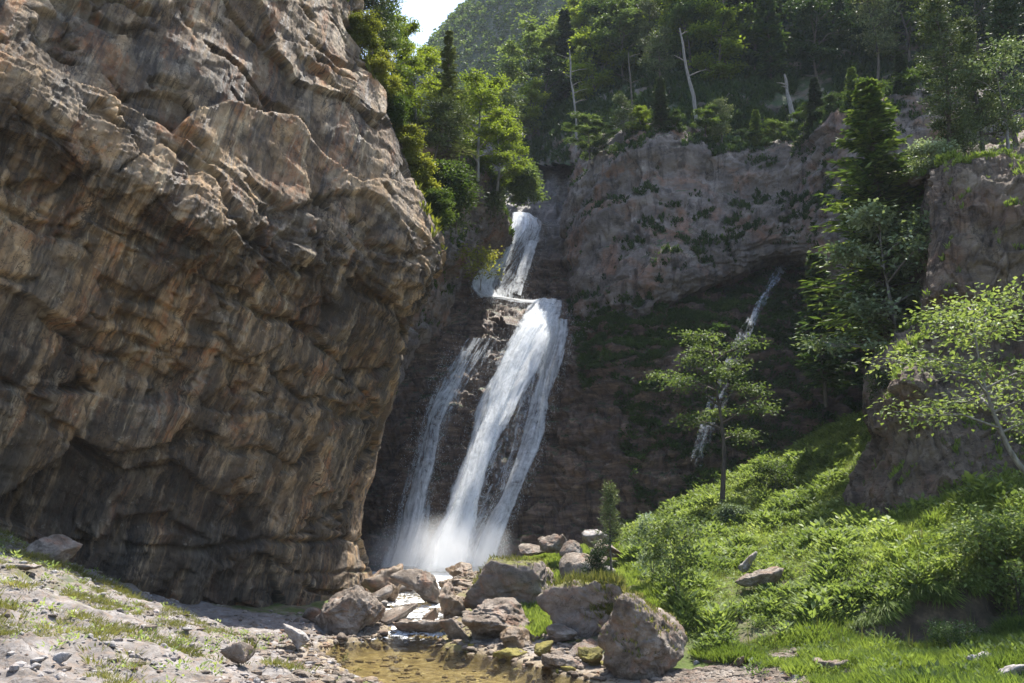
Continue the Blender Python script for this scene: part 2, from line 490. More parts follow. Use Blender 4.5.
def mat_stream():
    t = NT('stream_water')
    P = t.coord()
    h = t.math('ADD', t.noise(t.coord(scale=(1, 0.55, 1)), 3.2, 5, 0.6, 0.8), t.math('MULTIPLY', t.noise(P, 11, 3, 0.6), 0.35))
    nb = t.bump(h, 0.55, 0.08)
    gl = t.n('ShaderNodeBsdfGlossy'); gl.inputs['Roughness'].default_value = 0.06
    t.l(nb, gl.inputs['Normal'])
    tr = t.n('ShaderNodeBsdfTransparent'); tr.inputs['Color'].default_value = (0.84, 0.84, 0.70, 1)
    fr = t.n('ShaderNodeFresnel'); fr.inputs['IOR'].default_value = 1.33
    t.l(nb, fr.inputs['Normal'])
    mx = t.n('ShaderNodeMixShader')
    t.l(fr.outputs[0], mx.inputs[0]); t.l(tr.outputs[0], mx.inputs[1]); t.l(gl.outputs[0], mx.inputs[2])
    foam = t.bsdf((0.86, 0.89, 0.91), 0.6, None, 0.3)
    fm = t.math('ADD', t.attr('foam'), t.math('MULTIPLY', t.math('SUBTRACT', t.noise(t.coord(scale=(1.0, 0.5, 1)), 5.5, 7, 0.75, 0.6), 0.5), 1.3))
    m2 = t.n('ShaderNodeMixShader')
    t.l(t.ramp(fm, [(0.45, 0.0), (0.62, 1.0)]), m2.inputs[0])
    t.l(mx.outputs[0], m2.inputs[1]); t.l(foam, m2.inputs[2])
    return t.fin(m2.outputs[0])
M['stream'] = mat_stream()

def mat_fall(name, dens, su=1.0):
    t = NT(name)
    UV = lambda sx, sy, lx=0: t.coord('flow', (sx*su, sy, 1), loc=(lx, lx*.3, 0))
    a = t.noise(UV(2.2, 0.30), 1.0, 8, 0.72, 0.8)
    b = t.noise(UV(9.0, 0.6, 4), 1.0, 6, 0.7, 0.5)
    k = t.noise(UV(3.0, 1.5, 9), 1.0, 8, 0.78, 1.0)
    s = t.math('ADD', t.math('ADD', t.math('MULTIPLY', a, 0.42), t.math('MULTIPLY', b, 0.22)), t.math('MULTIPLY', k, 0.36))
    s = t.math('ADD', s, t.math('MULTIPLY', t.math('SUBTRACT', t.attr('dens'), 0.5), dens))
    al = t.ramp(s, [(0.43, 0.0), (0.53, 0.5), (0.66, 1.0)])
    col = t.ramp(s, [(0.42, (0.70, 0.76, 0.82)), (0.62, (0.93, 0.95, 0.96))])
    pr = t.bsdf(col, 0.55, t.bump(t.math('ADD', b, k), 0.6, 0.15), 0.4)
    tl = t.n('ShaderNodeBsdfTranslucent'); tl.inputs['Color'].default_value = (0.9, 0.93, 0.95, 1)
    m1 = t.n('ShaderNodeMixShader'); m1.inputs[0].default_value = 0.4
    t.l(pr, m1.inputs[1]); t.l(tl.outputs[0], m1.inputs[2])
    tr = t.n('ShaderNodeBsdfTransparent')
    m2 = t.n('ShaderNodeMixShader')
    t.l(al, m2.inputs[0]); t.l(tr.outputs[0], m2.inputs[1]); t.l(m1.outputs[0], m2.inputs[2])
    return t.fin(m2.outputs[0])
M['fall'] = mat_fall('white_fall_water', 0.5)
M['trickle'] = mat_fall('thin_fall_water', 0.42, 1.5)

def mat_drop():
    t = NT('water_droplets')
    pr = t.bsdf((.92, .95, .97), .5, None, .4)
    tl = t.n('ShaderNodeBsdfTranslucent'); tl.inputs['Color'].default_value = (.92, .95, .97, 1)
    m1 = t.n('ShaderNodeMixShader'); m1.inputs[0].default_value = .5
    t.l(pr, m1.inputs[1]); t.l(tl.outputs[0], m1.inputs[2])
    return t.fin(m1.outputs[0])
M['drop'] = mat_drop()

M['bedstone'] = mat_rock('golden_bed_stone', [(0.28, (0.11, 0.077, 0.036)), (0.45, (0.24, 0.175, 0.088)), (0.60, (0.37, 0.275, 0.16)), (0.75, (0.50, 0.42, 0.29))], 3.0, False, None, 0.0, 0.2, 0.03)
# ------------------------------------------------------------------ ground sheet
def gz(px, py, z):                      # ground point seen at a pixel, known height
    Y = depth_for_z(py, z); return at(px, py, Y)
GP = []
def gp(px, py, Y=None, z=None):
    GP.append(at(px, py, Y) if z is None else gz(px, py, z))
for a in [(0, 683, 9.5), (0, 620, 12.5), (0, 565, 17), (0, 525, 23), (-200, 600, 13), (-200, 520, 24), (100, 683, 10.3), (100, 610, 16.5), (100, 585, 23.5),
          (200, 683, 11.5), (200, 645, 17), (200, 612, 25.5), (300, 683, 13.5), (300, 656, 18.2), (300, 612, 28), (60, 640, 12), (150, 655, 13.5)]:
    gp(a[0], a[1], a[2])
for a in [(310, 642, .16), (340, 658, .15), (395, 683, .12), (340, 612, .25), (375, 590, .45), (385, 640, .1), (400, 600, .5), (385, 575, .7),
          (450, 630, .12), (470, 600, .45), (500, 612, .45), (500, 575, .65), (545, 612, .5), (560, 640, .3), (540, 655, .12), (600, 672, .08), (640, 683, .05), (690, 672, .12), (720, 660, .25), (760, 675, .15), (800, 655, .45),
          (820, 683, .25), (900, 665, .6), (960, 683, .62), (1024, 683, .75), (1024, 645, .95), (860, 625, .85), (930, 628, .95), (1024, 625, 1.1)]:
    gp(a[0], a[1], z=a[2])
for a in [(620, 600, 24), (690, 610, 21.5), (690, 545, 30), (690, 575, 25.5), (760, 520, 31.5), (810, 490, 33), (858, 455, 34.5), (760, 600, 21), (800, 560, 24.5), (860, 570, 21.2), (880, 548, 23.2),
          (940, 565, 21), (1024, 575, 19.2), (950, 525, 22.8), (1024, 520, 21.8), (1024, 480, 24.5), (1100, 560, 19), (1100, 440, 28), (1200, 660, 12), (700, 500, 40), (640, 528, 40), (850, 425, 43), (600, 548, 35), (560, 555, 33), (540, 560, 38), (650, 540, 35),
          (930, 400, 44), (1050, 400, 40)]:
    gp(*a)
GP += [np.array(p, float) for p in [(-60, 10, 9), (-60, 60, 12), (70, 10, 9), (70, 60, 16), (0, 80, 6), (0, 2, .9), (-12, 3, 1.6), (12, 3, 1.2), (-40, -40, 6), (40, -40, 6), (0, -60, 2), (60, 110, 14), (-60, 110, 14),
                                    (-4, 46, .6), (0, 46, .8), (-10, 46, .9), (6, 46, 2.5)]]
GP = np.array(GP)
def tps_fit(P, lam=0.02):
    X = P[:, :2] / 20.0; n = len(X)
    d2 = ((X[:, None] - X[None])**2).sum(2)
    K = .5*d2*np.log(d2 + 1e-12); K[d2 < 1e-12] = 0
    K += lam*np.eye(n)
    Q = np.hstack([np.ones((n, 1)), X])
    A = np.block([[K, Q], [Q.T, np.zeros((3, 3))]])
    return X, np.linalg.solve(A, np.concatenate([P[:, 2], np.zeros(3)]))
_TX, _TW = tps_fit(GP, 0.004)
def tps(xy):
    out = np.zeros(len(xy))
    for i in range(0, len(xy), 20000):
        q = xy[i:i+20000] / 20.0
        d2 = ((q[:, None] - _TX[None])**2).sum(2)
        out[i:i+20000] = (.5*d2*np.log(d2 + 1e-12)) @ _TW[:-3] + _TW[-3] + q @ _TW[-2:]
    return out

# stream course: depth Y, left x, right x, water height, foam
ST = np.array([(11, -1.2, 2.4, -.02, .1), (14, -1.7, 2.6, 0, .12), (16.3, -2.25, 2.4, 0, .16), (18, -3.1, 1.35, 0, .10), (20.5, -4.5, -.1, 0, .08), (22.6, -4.4, -1.75, 0, .12), (24.2, -3.5, -1.75, .0, .42),
               (24.9, -3.2, -1.75, .10, .60), (27, -3.6, -1.9, .22, .50), (30, -4.2, -2.2, .34, .55), (34, -5.0, -2.4, .42, .42), (39, -6.4, -2.2, .52, .75), (43, -7.8, -1.2, .60, .95), (47, -8.2, -.6, .62, 1.0)])
def stream_at(Y):
    return [np.interp(Y, ST[:, 0], ST[:, k]) for k in range(1, 5)]
def ground_z(xy, detail=True):
    xy = np.asarray(xy, float)
    x, y = xy[:, 0], xy[:, 1]
    z = tps(xy)
    P3 = np.stack([x, y, np.zeros_like(x)], 1)
    # cut bank of the meadow on the right
    yb = 18.9 + .35*np.sin(x*1.3) + .25*np.sin(x*3.1 + 1)
    xm = sstep(6.4, 8.2, x)
    cut = xm * (sstep(yb - .12, yb + .18, y) - .5) * .80 * (1 - sstep(22, 26, y)) * sstep(14, 18, y)
    z = z + cut
    if detail:
        zone = xm*np.exp(-((y - yb)/.45)**2)
        z = z + zone*(.20*facets(P3*np.array([2.2, 2.2, 1]), .9, 3)[0] + .16*fbm(P3*2.8, 4))
    # left bank: broken slabs stepping down
    lb = (1 - sstep(-5.5, -1.0, x - .0*y)) * (1 - sstep(24, 30, y))
    if detail:
        q = P3 * np.array([.55, .8, 1])
        st = fbm(q + 3.3, 5) * .9
        terr = (np.floor(st*7) + sstep(.55, .95, st*7 - np.floor(st*7))) / 7
        z = z + lb * (terr*.42 + .08*fbm(P3*2.6, 4) + .05*facets(P3*2.2, .9)[0]) + (1-lb)*.12*fbm(P3*.9, 5) + .03*fbm(P3*4, 3)
    xl, xr, zw, fo = stream_at(y)
    wob = .35*fbm(P3*.9 + 5, 3) if detail else 0
    e = np.minimum(x - xl, xr - x) + wob
    inside = sstep(-.15, .45, e) * sstep(9, 11, y) * (1 - sstep(47, 49, y))
    bedz = zw - .32 + (.10*fbm(P3*1.6 + 9, 4) if detail else 0)
    near = (1 - sstep(0.0, 2.5, -e)) * (1 - sstep(46, 48, y)) * sstep(9, 11, y)
    z = np.where(e < 0, np.maximum(z, zw + np.clip(-e, 0, 1.2)*.09 + .02) * near + z*(1-near), z)
    z = z*(1-inside) + bedz*inside
    return z, inside, cut, lb, e
def gpt(px, py, z0=None):
    """ground point under a pixel (ray march)"""
    a = at(px, py, 8.0); b = at(px, py, 60.0)
    t = np.linspace(0, 1, 700)
    L = a[None] + (b - a)[None]*t[:, None]
    zz = ground_z(L[:, :2], False)[0]
    k = np.argmax(L[:, 2] < zz)
    return np.array([L[k, 0], L[k, 1], zz[k]]) if (L[:, 2] < zz).any() else L[-1]
def gh(x, y): return float(ground_z(np.array([[x, y]]), True)[0][0])

def axis(fine0, fine1, step, lo, hi):
    f = np.arange(fine0, fine1, step)
    a = fine0 - np.cumsum(step*1.35**np.arange(1, 30)); a = a[a > lo][::-1]
    b = fine1 + np.cumsum(step*1.35**np.arange(1, 30)); b = b[b < hi]
    return np.concatenate([[lo], a, f, b, [hi]])
gx = axis(-16, 16, .085, -400, 400); gy = axis(7.5, 46, .085, -150, 400)
XX, YY = np.meshgrid(gx, gy)
xy = np.stack([XX.ravel(), YY.ravel()], 1)
z, inside, cut, lb, e = ground_z(xy)
far = np.maximum(np.abs(xy[:, 0]) - 30, 0) + np.maximum(-xy[:, 1], 0) + np.maximum(xy[:, 1] - 60, 0)
z = np.where(far > 0, np.clip(z, -2, 25), z)
cover = np.ones(len(xy))
x_, y_ = xy[:, 0], xy[:, 1]
pxl = 512 + F*x_/np.maximum(y_, 1)         # only to lay out where soil begins along the valley sides
cover = .95 - .95*lb*(1 - .55*sstep(1.05, 2.2, z)*1.0) 
cover = np.where(lb > .5, .18 + .32*sstep(.9, 2.2, z) + .25*fbm(np.stack([x_*.5, y_*.5, 0*x_], 1), 3), cover)
gravel = (1 - sstep(.9, 2.4, -e)) * (e < .2)
gravel2 = (1 - sstep(.0, 1.6, np.abs(x_ - 4.2) - 1.0)) * (1 - sstep(17.2, 18.2, y_))
cover = np.where(x_ > -1, np.minimum(cover, 1 - np.maximum(gravel*(y_ < 46), gravel2)*.9), cover)
bed = np.clip(inside + .45*(1 - sstep(.1, 1.1, -e))*(e < .3)*(y_ < 46)*(y_ > 16)*(x_ > -4.5), 0, 1)
earth = sstep(6.4, 8.2, x_) * np.exp(-((y_ - (18.9 + .35*np.sin(x_*1.3) + .25*np.sin(x_*3.1 + 1)))/.32)**2)*1.0
me = mesh_np('ground', np.stack([x_, y_, z], 1), grid_faces(len(gy), len(gx)), True, {'cover': cover, 'bed': bed, 'earth': earth})
GROUND = link('ground', me, M['ground']); GROUND['kind'] = 'structure'

# ------------------------------------------------------------------ stream surface
sy = np.arange(9, 46.5, .07); su = np.linspace(-.06, 1.06, 70)
xl, xr, zw, fo = stream_at(sy)
SX = (xl - .5)[:, None]*(1-su)[None] + (xr + .5)[:, None]*su[None]
SY = np.repeat(sy[:, None], len(su), 1)
P3 = np.stack([SX.ravel(), SY.ravel(), 0*SX.ravel()], 1)
fo2 = np.repeat(fo[:, None], len(su), 1).ravel()
SZ = np.repeat(zw[:, None], len(su), 1).ravel() + .012*fbm(P3*3, 3) + .05*np.clip(fo2 - .3, 0, 1)*fbm(P3*2.5, 4)
me = mesh_np('stream', np.stack([P3[:, 0], P3[:, 1], SZ], 1), grid_faces(len(sy), len(su)), True, {'foam': fo2})
STREAM = link('stream', me, M['stream']); STREAM['kind'] = 'structure'

# ------------------------------------------------------------------ overhanging cliff on the left
def C(*pts): return [at(*p) for p in pts]
cl = {}
cols = [
 C((-420, 520, 17), (-420, 470, 17), (-420, 380, 16.2), (-420, 270, 15.5), (-420, 120, 15), (-420, 10, 14.8), (-420, -60, 15), (-420, -150, 15.6), (-420, -260, 16.5), (-420, -330, 18)),
 C((-180, 550, 20), (-180, 500, 20), (-180, 400, 18.9), (-180, 300, 18), (-180, 150, 17.3), (-180, 50, 17), (-180, -20, 17.2), (-180, -90, 17.8), (-180, -210, 18.6), (-180, -280, 20)),
 C((0, 575, 23), (0, 520, 23), (0, 430, 21.7), (0, 330, 20.6), (0, 180, 19.8), (0, 95, 19.0), (0, 20, 19.4), (0, -40, 19.9), (0, -150, 20.6), (0, -230, 22)),
 C((100, 625, 25), (100, 575, 25), (100, 470, 23.8), (100, 350, 22.8), (100, 225, 21.7), (100, 155, 20.7), (100, 80, 21.1), (100, -10, 21.5), (100, -120, 22.2), (100, -200, 23.5)),
 C((200, 650, 26.8), (200, 606, 26.8), (200, 500, 25.8), (200, 380, 24.7), (200, 275, 23.4), (200, 212, 22.3), (200, 140, 22.8), (200, 20, 23.2), (200, -95, 23.8), (200, -160, 25)),
 C((275, 650, 28.6), (275, 610, 28.6), (275, 520, 28), (275, 420, 27), (278, 310, 25.7), (285, 238, 24.6), (275, 150, 24.9), (272, 40, 25.3), (270, -60, 25.8), (280, -115, 27)),
 C((335, 640, 30.3), (330, 598, 30.3), (325, 530, 30), (330, 430, 29.1), (345, 325, 27.8), (358, 245, 26.7), (340, 160, 26.9), (325, 60, 27.2), (318, -25, 27.8), (325, -70, 29)),
 C((368, 625, 31.6), (362, 588, 31.8), (350, 530, 31.6), (364, 440, 30.9), (392, 342, 29.6), (424, 262, 28.6), (396, 190, 28.4), (366, 105, 28.3), (345, 35, 28.8), (347, -30, 30)),
 C((384, 622, 33.8), (374, 580, 34.0), (362, 530, 34), (377, 440, 33.4), (409, 342, 32.2), (445, 258, 30.8), (423, 195, 30.5), (391, 115, 30.2), (360, 40, 30.6), (354, -10, 31.5)),
 C((370, 610, 39), (362, 570, 39), (350, 530, 39), (365, 440, 38.5), (393, 342, 37.5), (425, 262, 36), (405, 195, 35.4), (376, 120, 34.8), (352, 50, 34.6), (348, 10, 35)),
 C((330, 600, 47), (330, 560, 47), (320, 530, 47), (335, 440, 47), (360, 342, 46), (385, 262, 45), (370, 195, 44), (350, 130, 42), (335, 70, 41), (330, 40, 41)),
]
for c in cols:                                  # plateau running back from the rim
    r = c[-1]
    c.append(r + np.array([-1.5, 5, 1.2])); c.append(r + np.array([-4, 16, 3.5])); c.append(r + np.array([-10, 34, 4]))
ctrl = np.array(cols).transpose(1, 0, 2)
FA = math.radians(15)
def cliff_flow(P):                             # along-wall, down-seep (leaning), depth
    hx = P[:, 0]*.80 + P[:, 1]*.60
    a = hx*math.cos(FA) - P[:, 2]*math.sin(FA)
    b = hx*math.sin(FA) + P[:, 2]*math.cos(FA)
    # bend the seepage toward vertical near the nose and high up
    return np.stack([a, b, P[:, 1]*.3], 1)
def terrace(h, k, soft=.22):
    q = h*k; fl = np.floor(q)
    return (fl + sstep(1 - soft, 1, q - fl))/k
CELL = {}
def cliff_disp(P, N):
    fl = cliff_flow(P)
    und = sstep(.05, -.30, N[:, 2])            # 1 where the wall hangs over
    n3 = lambda q, o: np.stack([perlin(q + o), perlin(q + o + 31), perlin(q + o + 67)], 1)
    w = P + .35*n3(P*.6, 0)
    wf = fl + .30*n3(P*.7, 9)
    d = .45*fbm(P*.20, 2)
    # broad broken planes
    f0, c0 = facets(w*np.array([.24, .24, .40]), .55, 4)
    d += .34*f0
    f1, c1 = facets(np.stack([wf[:, 0]*.62, wf[:, 1]*.34, wf[:, 2]*.62], 1), .7, 1)
    d += (.09 + .02*und)*f1
    # spalled plates: sharp-edged steps following the bedding, more of them under the lip
    bed_ = np.stack([w[:, 0]*.45, w[:, 1]*.45, (w[:, 2] + .28*w[:, 0])*1.25], 1)
    h = fbm(bed_ + 3, 4, .5)
    d += .50*terrace(h, 6, .07)*(.25 + .22*und)
    band = np.exp(-((P[:, 2] - np.interp(P[:, 0], [-14, -11, -8, -5, -3], [13.0, 11.6, 10.6, 11.2, 11.4]))/1.5)**2)
    h = fbm(bed_*2.3 + 13, 5, .55)
    d += .26*terrace(h, 6, .08)*(.18 + .10*und + .80*band)
    f2, c2 = facets(np.stack([wf[:, 0]*1.9, wf[:, 1]*.8, wf[:, 2]*1.9], 1), .85, 2)
    d += (.025 + .035*und + .05*band)*f2
    f3, c3 = facets(np.stack([wf[:, 0]*5.5, wf[:, 1]*2.4, wf[:, 2]*5.5], 1), .85, 3)
    d += (.012 + .010*und + .015*band)*f3
    CELL['v'] = .55*f0 + .45*f1 + .4*f2 + .35*f3
    # fine drip fluting down the overhang
    d += (.006 + .042*und)*ridged(np.stack([wf[:, 0]*3.2, wf[:, 1]*.30, wf[:, 2]], 1), 5, .6)
    d += (.0 + .045*und)*ridged(np.stack([wf[:, 0]*.9, wf[:, 1]*.13, wf[:, 2]*.7], 1), 3, .5)
    d += .010*fbm(P*7, 4, .65)
    # deep fractures and open cavities
    r = ridged(np.stack([w[:, 0]*.26, w[:, 1]*.26, (w[:, 2] + .28*w[:, 0])*.55], 1) + 40, 4, .5)
    d -= .26*sstep(.66, .76, r)
    cv = fbm(np.stack([wf[:, 0]*.8, wf[:, 1]*.40, wf[:, 2]*.8], 1) + 77, 4, .55)
    d -= .34*sstep(.24, .32, cv)*(.10 + .22*und + .9*band)
    # bedding breaks near the foot
    hz = P[:, 2] + .25*fbm(P*.5, 2)
    d -= .22*np.exp(-((hz - 2.3)/.08)**2) + .16*np.exp(-((hz - 1.3)/.06)**2)*sstep(-9, -4, P[:, 0])
    return d
def seep(P, N):
    und = sstep(.0, -.4, N[:, 2])
    return .28 + .40*und + .25*sstep(9, 1, P[:, 2])
NUc, NVc = 900, 660
G = sheet_points(ctrl, NUc, NVc); N = grid_normals(G)
d = cliff_disp(G.reshape(-1, 3), N.reshape(-1, 3))
se = seep(G.reshape(-1, 3), N.reshape(-1, 3))
G2 = G + N*d.reshape(NVc, NUc)[:, :, None]
N2 = grid_normals(G2)
me = mesh_np('overhanging_cliff', G2.reshape(-1, 3), grid_faces(NVc, NUc), True, {'up': N2[:, :, 2].ravel(), 'flow': cliff_flow(G.reshape(-1, 3)), 'seep': se, 'cell': CELL['v']})
CLIFF = link('overhanging_cliff', me, M['cliff']); CLIFF['kind'] = 'structure'
CLIFF_G, CLIFF_N = G2, N2

# ------------------------------------------------------------------ relief walls given as depths on a pixel lattice (true depth, real metres)
class Relief:
    def __init__(s, pxs, pys, Y):
        s.px = np.array(pxs, float); s.py = np.array(pys, float); s.Y = np.array(Y, float)
    def ctrl(s): return [[at(x, y, s.Y[i, j]) for j, x in enumerate(s.px)] for i, y in enumerate(s.py)]
    def pt(s, px, py):
        i = np.clip(np.interp(-py, -s.py, np.arange(len(s.py))), 0, len(s.py)-1.001); j = np.clip(np.interp(px, s.px, np.arange(len(s.px))), 0, len(s.px)-1.001)
        a, b = int(i), int(j); u, v = i-a, j-b
        Y = s.Y[a, b]*(1-u)*(1-v) + s.Y[a+1, b]*u*(1-v) + s.Y[a, b+1]*(1-u)*v + s.Y[a+1, b+1]*u*v
        return at(px, py, Y)

# wall behind and under the falls
WB = Relief([290, 350, 385, 415, 445, 480, 515, 545, 575, 610, 660, 720, 790, 870, 960, 1080],
            [640, 600, 560, 500, 440, 380, 345, 322, 306, 285, 255, 230, 205, 170, 120],
 [[46, 45, 44.3, 44, 43.8, 43.6, 43, 42.2, 41, 40.3, 39.7, 39.4, 39.2, 40, 42, 42],
  [46.5, 45.5, 44.8, 44.4, 44.2, 44, 43.3, 42.5, 41.3, 40.6, 40, 39.7, 39.6, 40.5, 42, 42],
  [47, 46, 45.5, 45, 44.8, 44.6, 44, 43.3, 41.9, 41.1, 40.5, 40.3, 40.2, 41.5, 43, 43],
  [48, 47.5, 47.3, 46.4, 46.0, 46, 45.7, 45, 43.6, 42.3, 41.8, 41.6, 41.7, 43, 44, 44],
  [49, 48.8, 48.8, 48.0, 47.6, 47.9, 47.6, 47, 45.2, 43.5, 43, 43, 43.5, 45, 46, 46],
  [50, 50, 50.2, 49.9, 49.2, 49.8, 49.7, 49.3, 47.3, 45, 44.3, 44.3, 45, 47, 48, 48],
  [51, 51, 51.3, 51.3, 50.8, 51.4, 51.4, 51.2, 49.4, 46.4, 45.4, 45.6, 46.5, 48.5, 49, 49],
  [52, 52, 52, 52.4, 52.6, 53, 53.2, 53, 51.8, 48.2, 46.6, 46.8, 47.8, 49.5, 50, 50],
  [53, 53, 53, 54, 55.6, 56.4, 57, 57.2, 55.6, 50.5, 48.6, 48.6, 49.6, 51, 51, 51],
  [54, 54, 54.5, 55, 57, 57.8, 58.4, 58.6, 57.8, 53, 51, 51, 52, 52.5, 52, 52],
  [55, 55, 55.5, 56, 58.2, 59.4, 60, 60.2, 59.6, 57, 54, 54, 54.5, 54, 53, 53],
  [56, 56, 57, 57.5, 59.4, 61.2, 62, 62.2, 61.6, 60, 57, 57, 57, 55.5, 54, 54],
  [58, 58, 59, 60, 61.5, 63.5, 66, 66.4, 65, 63, 60, 60, 60, 58, 56, 56],
  [60, 60, 61, 62, 64, 67, 70, 71, 69, 66, 63, 63, 63, 61, 59, 59],
  [64, 64, 65, 66, 68, 71, 74, 75, 73, 70, 67, 67, 67, 65, 63, 63]])
for _k, _d in ((0, 1.5), (1, 1.5), (2, 1.5), (3, 1.1), (4, .5)):
    WB.Y[_k, 2:7] -= _d; WB.Y[_k, 7] -= _d*.6
def wet_disp(P, N):
    w = P + .7*np.stack([perlin(P*.6), perlin(P*.6 + 31), perlin(P*.6 + 67)], 1) + .12*np.stack([perlin(P*3), perlin(P*3 + 31), perlin(P*3 + 67)], 1)
    d = .9*fbm(P*.22, 3) + .4*fbm(P*.7, 4)
    dip = w[:, 2] + .22*w[:, 0]*sstep(1, 4, w[:, 0])
    hz = dip*.85 + .5*perlin(P*.4)
    ph = hz - np.floor(hz)
    d += .55*sstep(0, .18, ph)*(1 - ph)*(.25 + .75*RV[(np.floor(hz).astype(int)) & 255, 0])
    hz2 = dip*2.7 + .9*perlin(P*.7); ph2 = hz2 - np.floor(hz2)
    d += .13*sstep(0, .25, ph2)*(1-ph2)
    f1, c1 = facets(w*np.array([.6, .6, 1.0]), .8, 5)
    d += .42*f1 - .10*sstep(.06, 0, c1)
    f2, c2 = facets(w*np.array([1.9, 1.9, 3.0]), .85, 6)
    d += .17*f2
    f3, c3 = facets(w*np.array([5, 5, 7.]), .85, 8)
    return d + .05*f3 + .03*fbm(P*6, 3, .6)
WALL, WB_G, WB_N = sheet('waterfall_wall', WB.ctrl(), 640, 430, wet_disp, M['wet'])

# great gorge cliff, right of the falls, with its undercut lower edge
top = [(575, 150), (600, 146), (645, 128), (690, 134), (735, 150), (790, 146), (830, 126), (880, 108), (960, 100), (1060, 90)]
mid = [(566, 215), (598, 205), (640, 195), (690, 190), (740, 195), (790, 190), (835, 185), (885, 180), (960, 180), (1060, 180)]
low = [(566, 290), (592, 295), (640, 265), (690, 245), (740, 235), (790, 222), (835, 225), (885, 240), (960, 260), (1060, 270)]
edge = [(570, 325), (598, 335), (640, 312), (690, 288), (740, 272), (790, 258), (835, 275), (885, 330), (960, 380), (1060, 390)]
dY = [0, -.0, 0, 0, 0, 0, 0, 0, 0, 0]
Yt = [60, 53.8, 51.4, 51.2, 51.2, 50.4, 46, 43, 42, 41]; Ym = [58, 52.6, 50.2, 50, 50, 49.6, 45.6, 42.4, 41, 40]; Yl = [55, 49.6, 47.4, 47.4, 48, 48.4, 45, 41.6, 40, 39]; Ye = [54, 49.0, 46.9, 47.2, 48.2, 49, 45.4, 42, 40, 39]
rows = [[at(x, y + 14, Y + 7) for (x, y), Y in zip(edge, Ye)],
        [at(x, y + 9, Y + 2.4) for (x, y), Y in zip(edge, Ye)],
        [at(x, y, Y) for (x, y), Y in zip(edge, Ye)],
        [at(x, y, Y) for (x, y), Y in zip(low, Yl)],
        [at(x, y, Y) for (x, y), Y in zip(mid, Ym)],
        [at(x, y, Y) for (x, y), Y in zip(top, Yt)],
        [at(x, y - 8, Y + 5) for (x, y), Y in zip(top, Yt)]]
for r in rows:                                 # the left end turns back into the gully
    r.insert(0, r[0] + np.array([1.8, 7.5, 0]))
def gorge_disp(P, N):
    w = P + .5*np.stack([perlin(P*.4), perlin(P*.4 + 31), perlin(P*.4 + 67)], 1)
    d = .7*fbm(P*.13, 3) + .14*fbm(P*.45, 3)
    bed_ = np.stack([w[:, 0]*.30, w[:, 1]*.30, (w[:, 2] - .15*w[:, 0])*.75], 1)
    d += .55*terrace(fbm(bed_, 4, .5), 5, .09)
    d += .20*terrace(fbm(bed_*2.6 + 11, 5, .55), 5, .1)
    f0, c0 = facets(w*np.array([.22, .22, .34]), .6, 7)
    d += .34*f0
    f2, c2 = facets(w*np.array([1.0, 1.0, .6]), .8, 8)
    d += .09*f2
    f3, c3 = facets(w*np.array([3.0, 3.0, 1.8]), .8, 9)
    d += .03*f3
    r = ridged(np.stack([w[:, 0]*.3, w[:, 1]*.3, w[:, 2]*.14], 1) + 40, 4, .5)
    d -= .25*sstep(.66, .78, r)
    return d + .05*ridged(P*np.array([1.6, 1.6, .3]), 4, .55) + .015*fbm(P*4, 4, .65)
GORGE, GO_G, GO_N = sheet('gorge_cliff', rows, 520, 240, gorge_disp, M['gorge'])

# rock ridge behind the overhang (left of the upper falls)
tp = [(300, 60, 33), (360, 95, 35), (400, 118, 38.5), (440, 142, 42), (470, 165, 46), (490, 188, 49.5), (500, 206, 52)]
bt = [(300, 400, 40), (360, 400, 42), (395, 395, 45), (425, 350, 48), (446, 325, 50), (462, 296, 53.5), (480, 258, 56)]
rows = []
for k in (0, .33, .66, 1.0):
    rows.append([at(b[0]*(1-k) + a[0]*k, b[1]*(1-k) + a[1]*k, (b[2]*(1-k) + a[2]*k) - 1.2*math.sin(math.pi*k)) for a, b in zip(tp, bt)])
rows.append([at(a[0]-2, a[1] - 6, a[2] + 3) for a in tp])
rows.append([at(a[0]-6, a[1] - 9, a[2] + 14) for a in tp])
rows.append([at(a[0]-8, a[1] - 2, a[2] + 30) for a in tp])
for r in rows: r.append(r[-1] + np.array([1.2, 9, -.5]))
RIDGE, RI_G, RI_N = sheet('rock_ridge', rows, 300, 320, gorge_disp, M['gorge'])

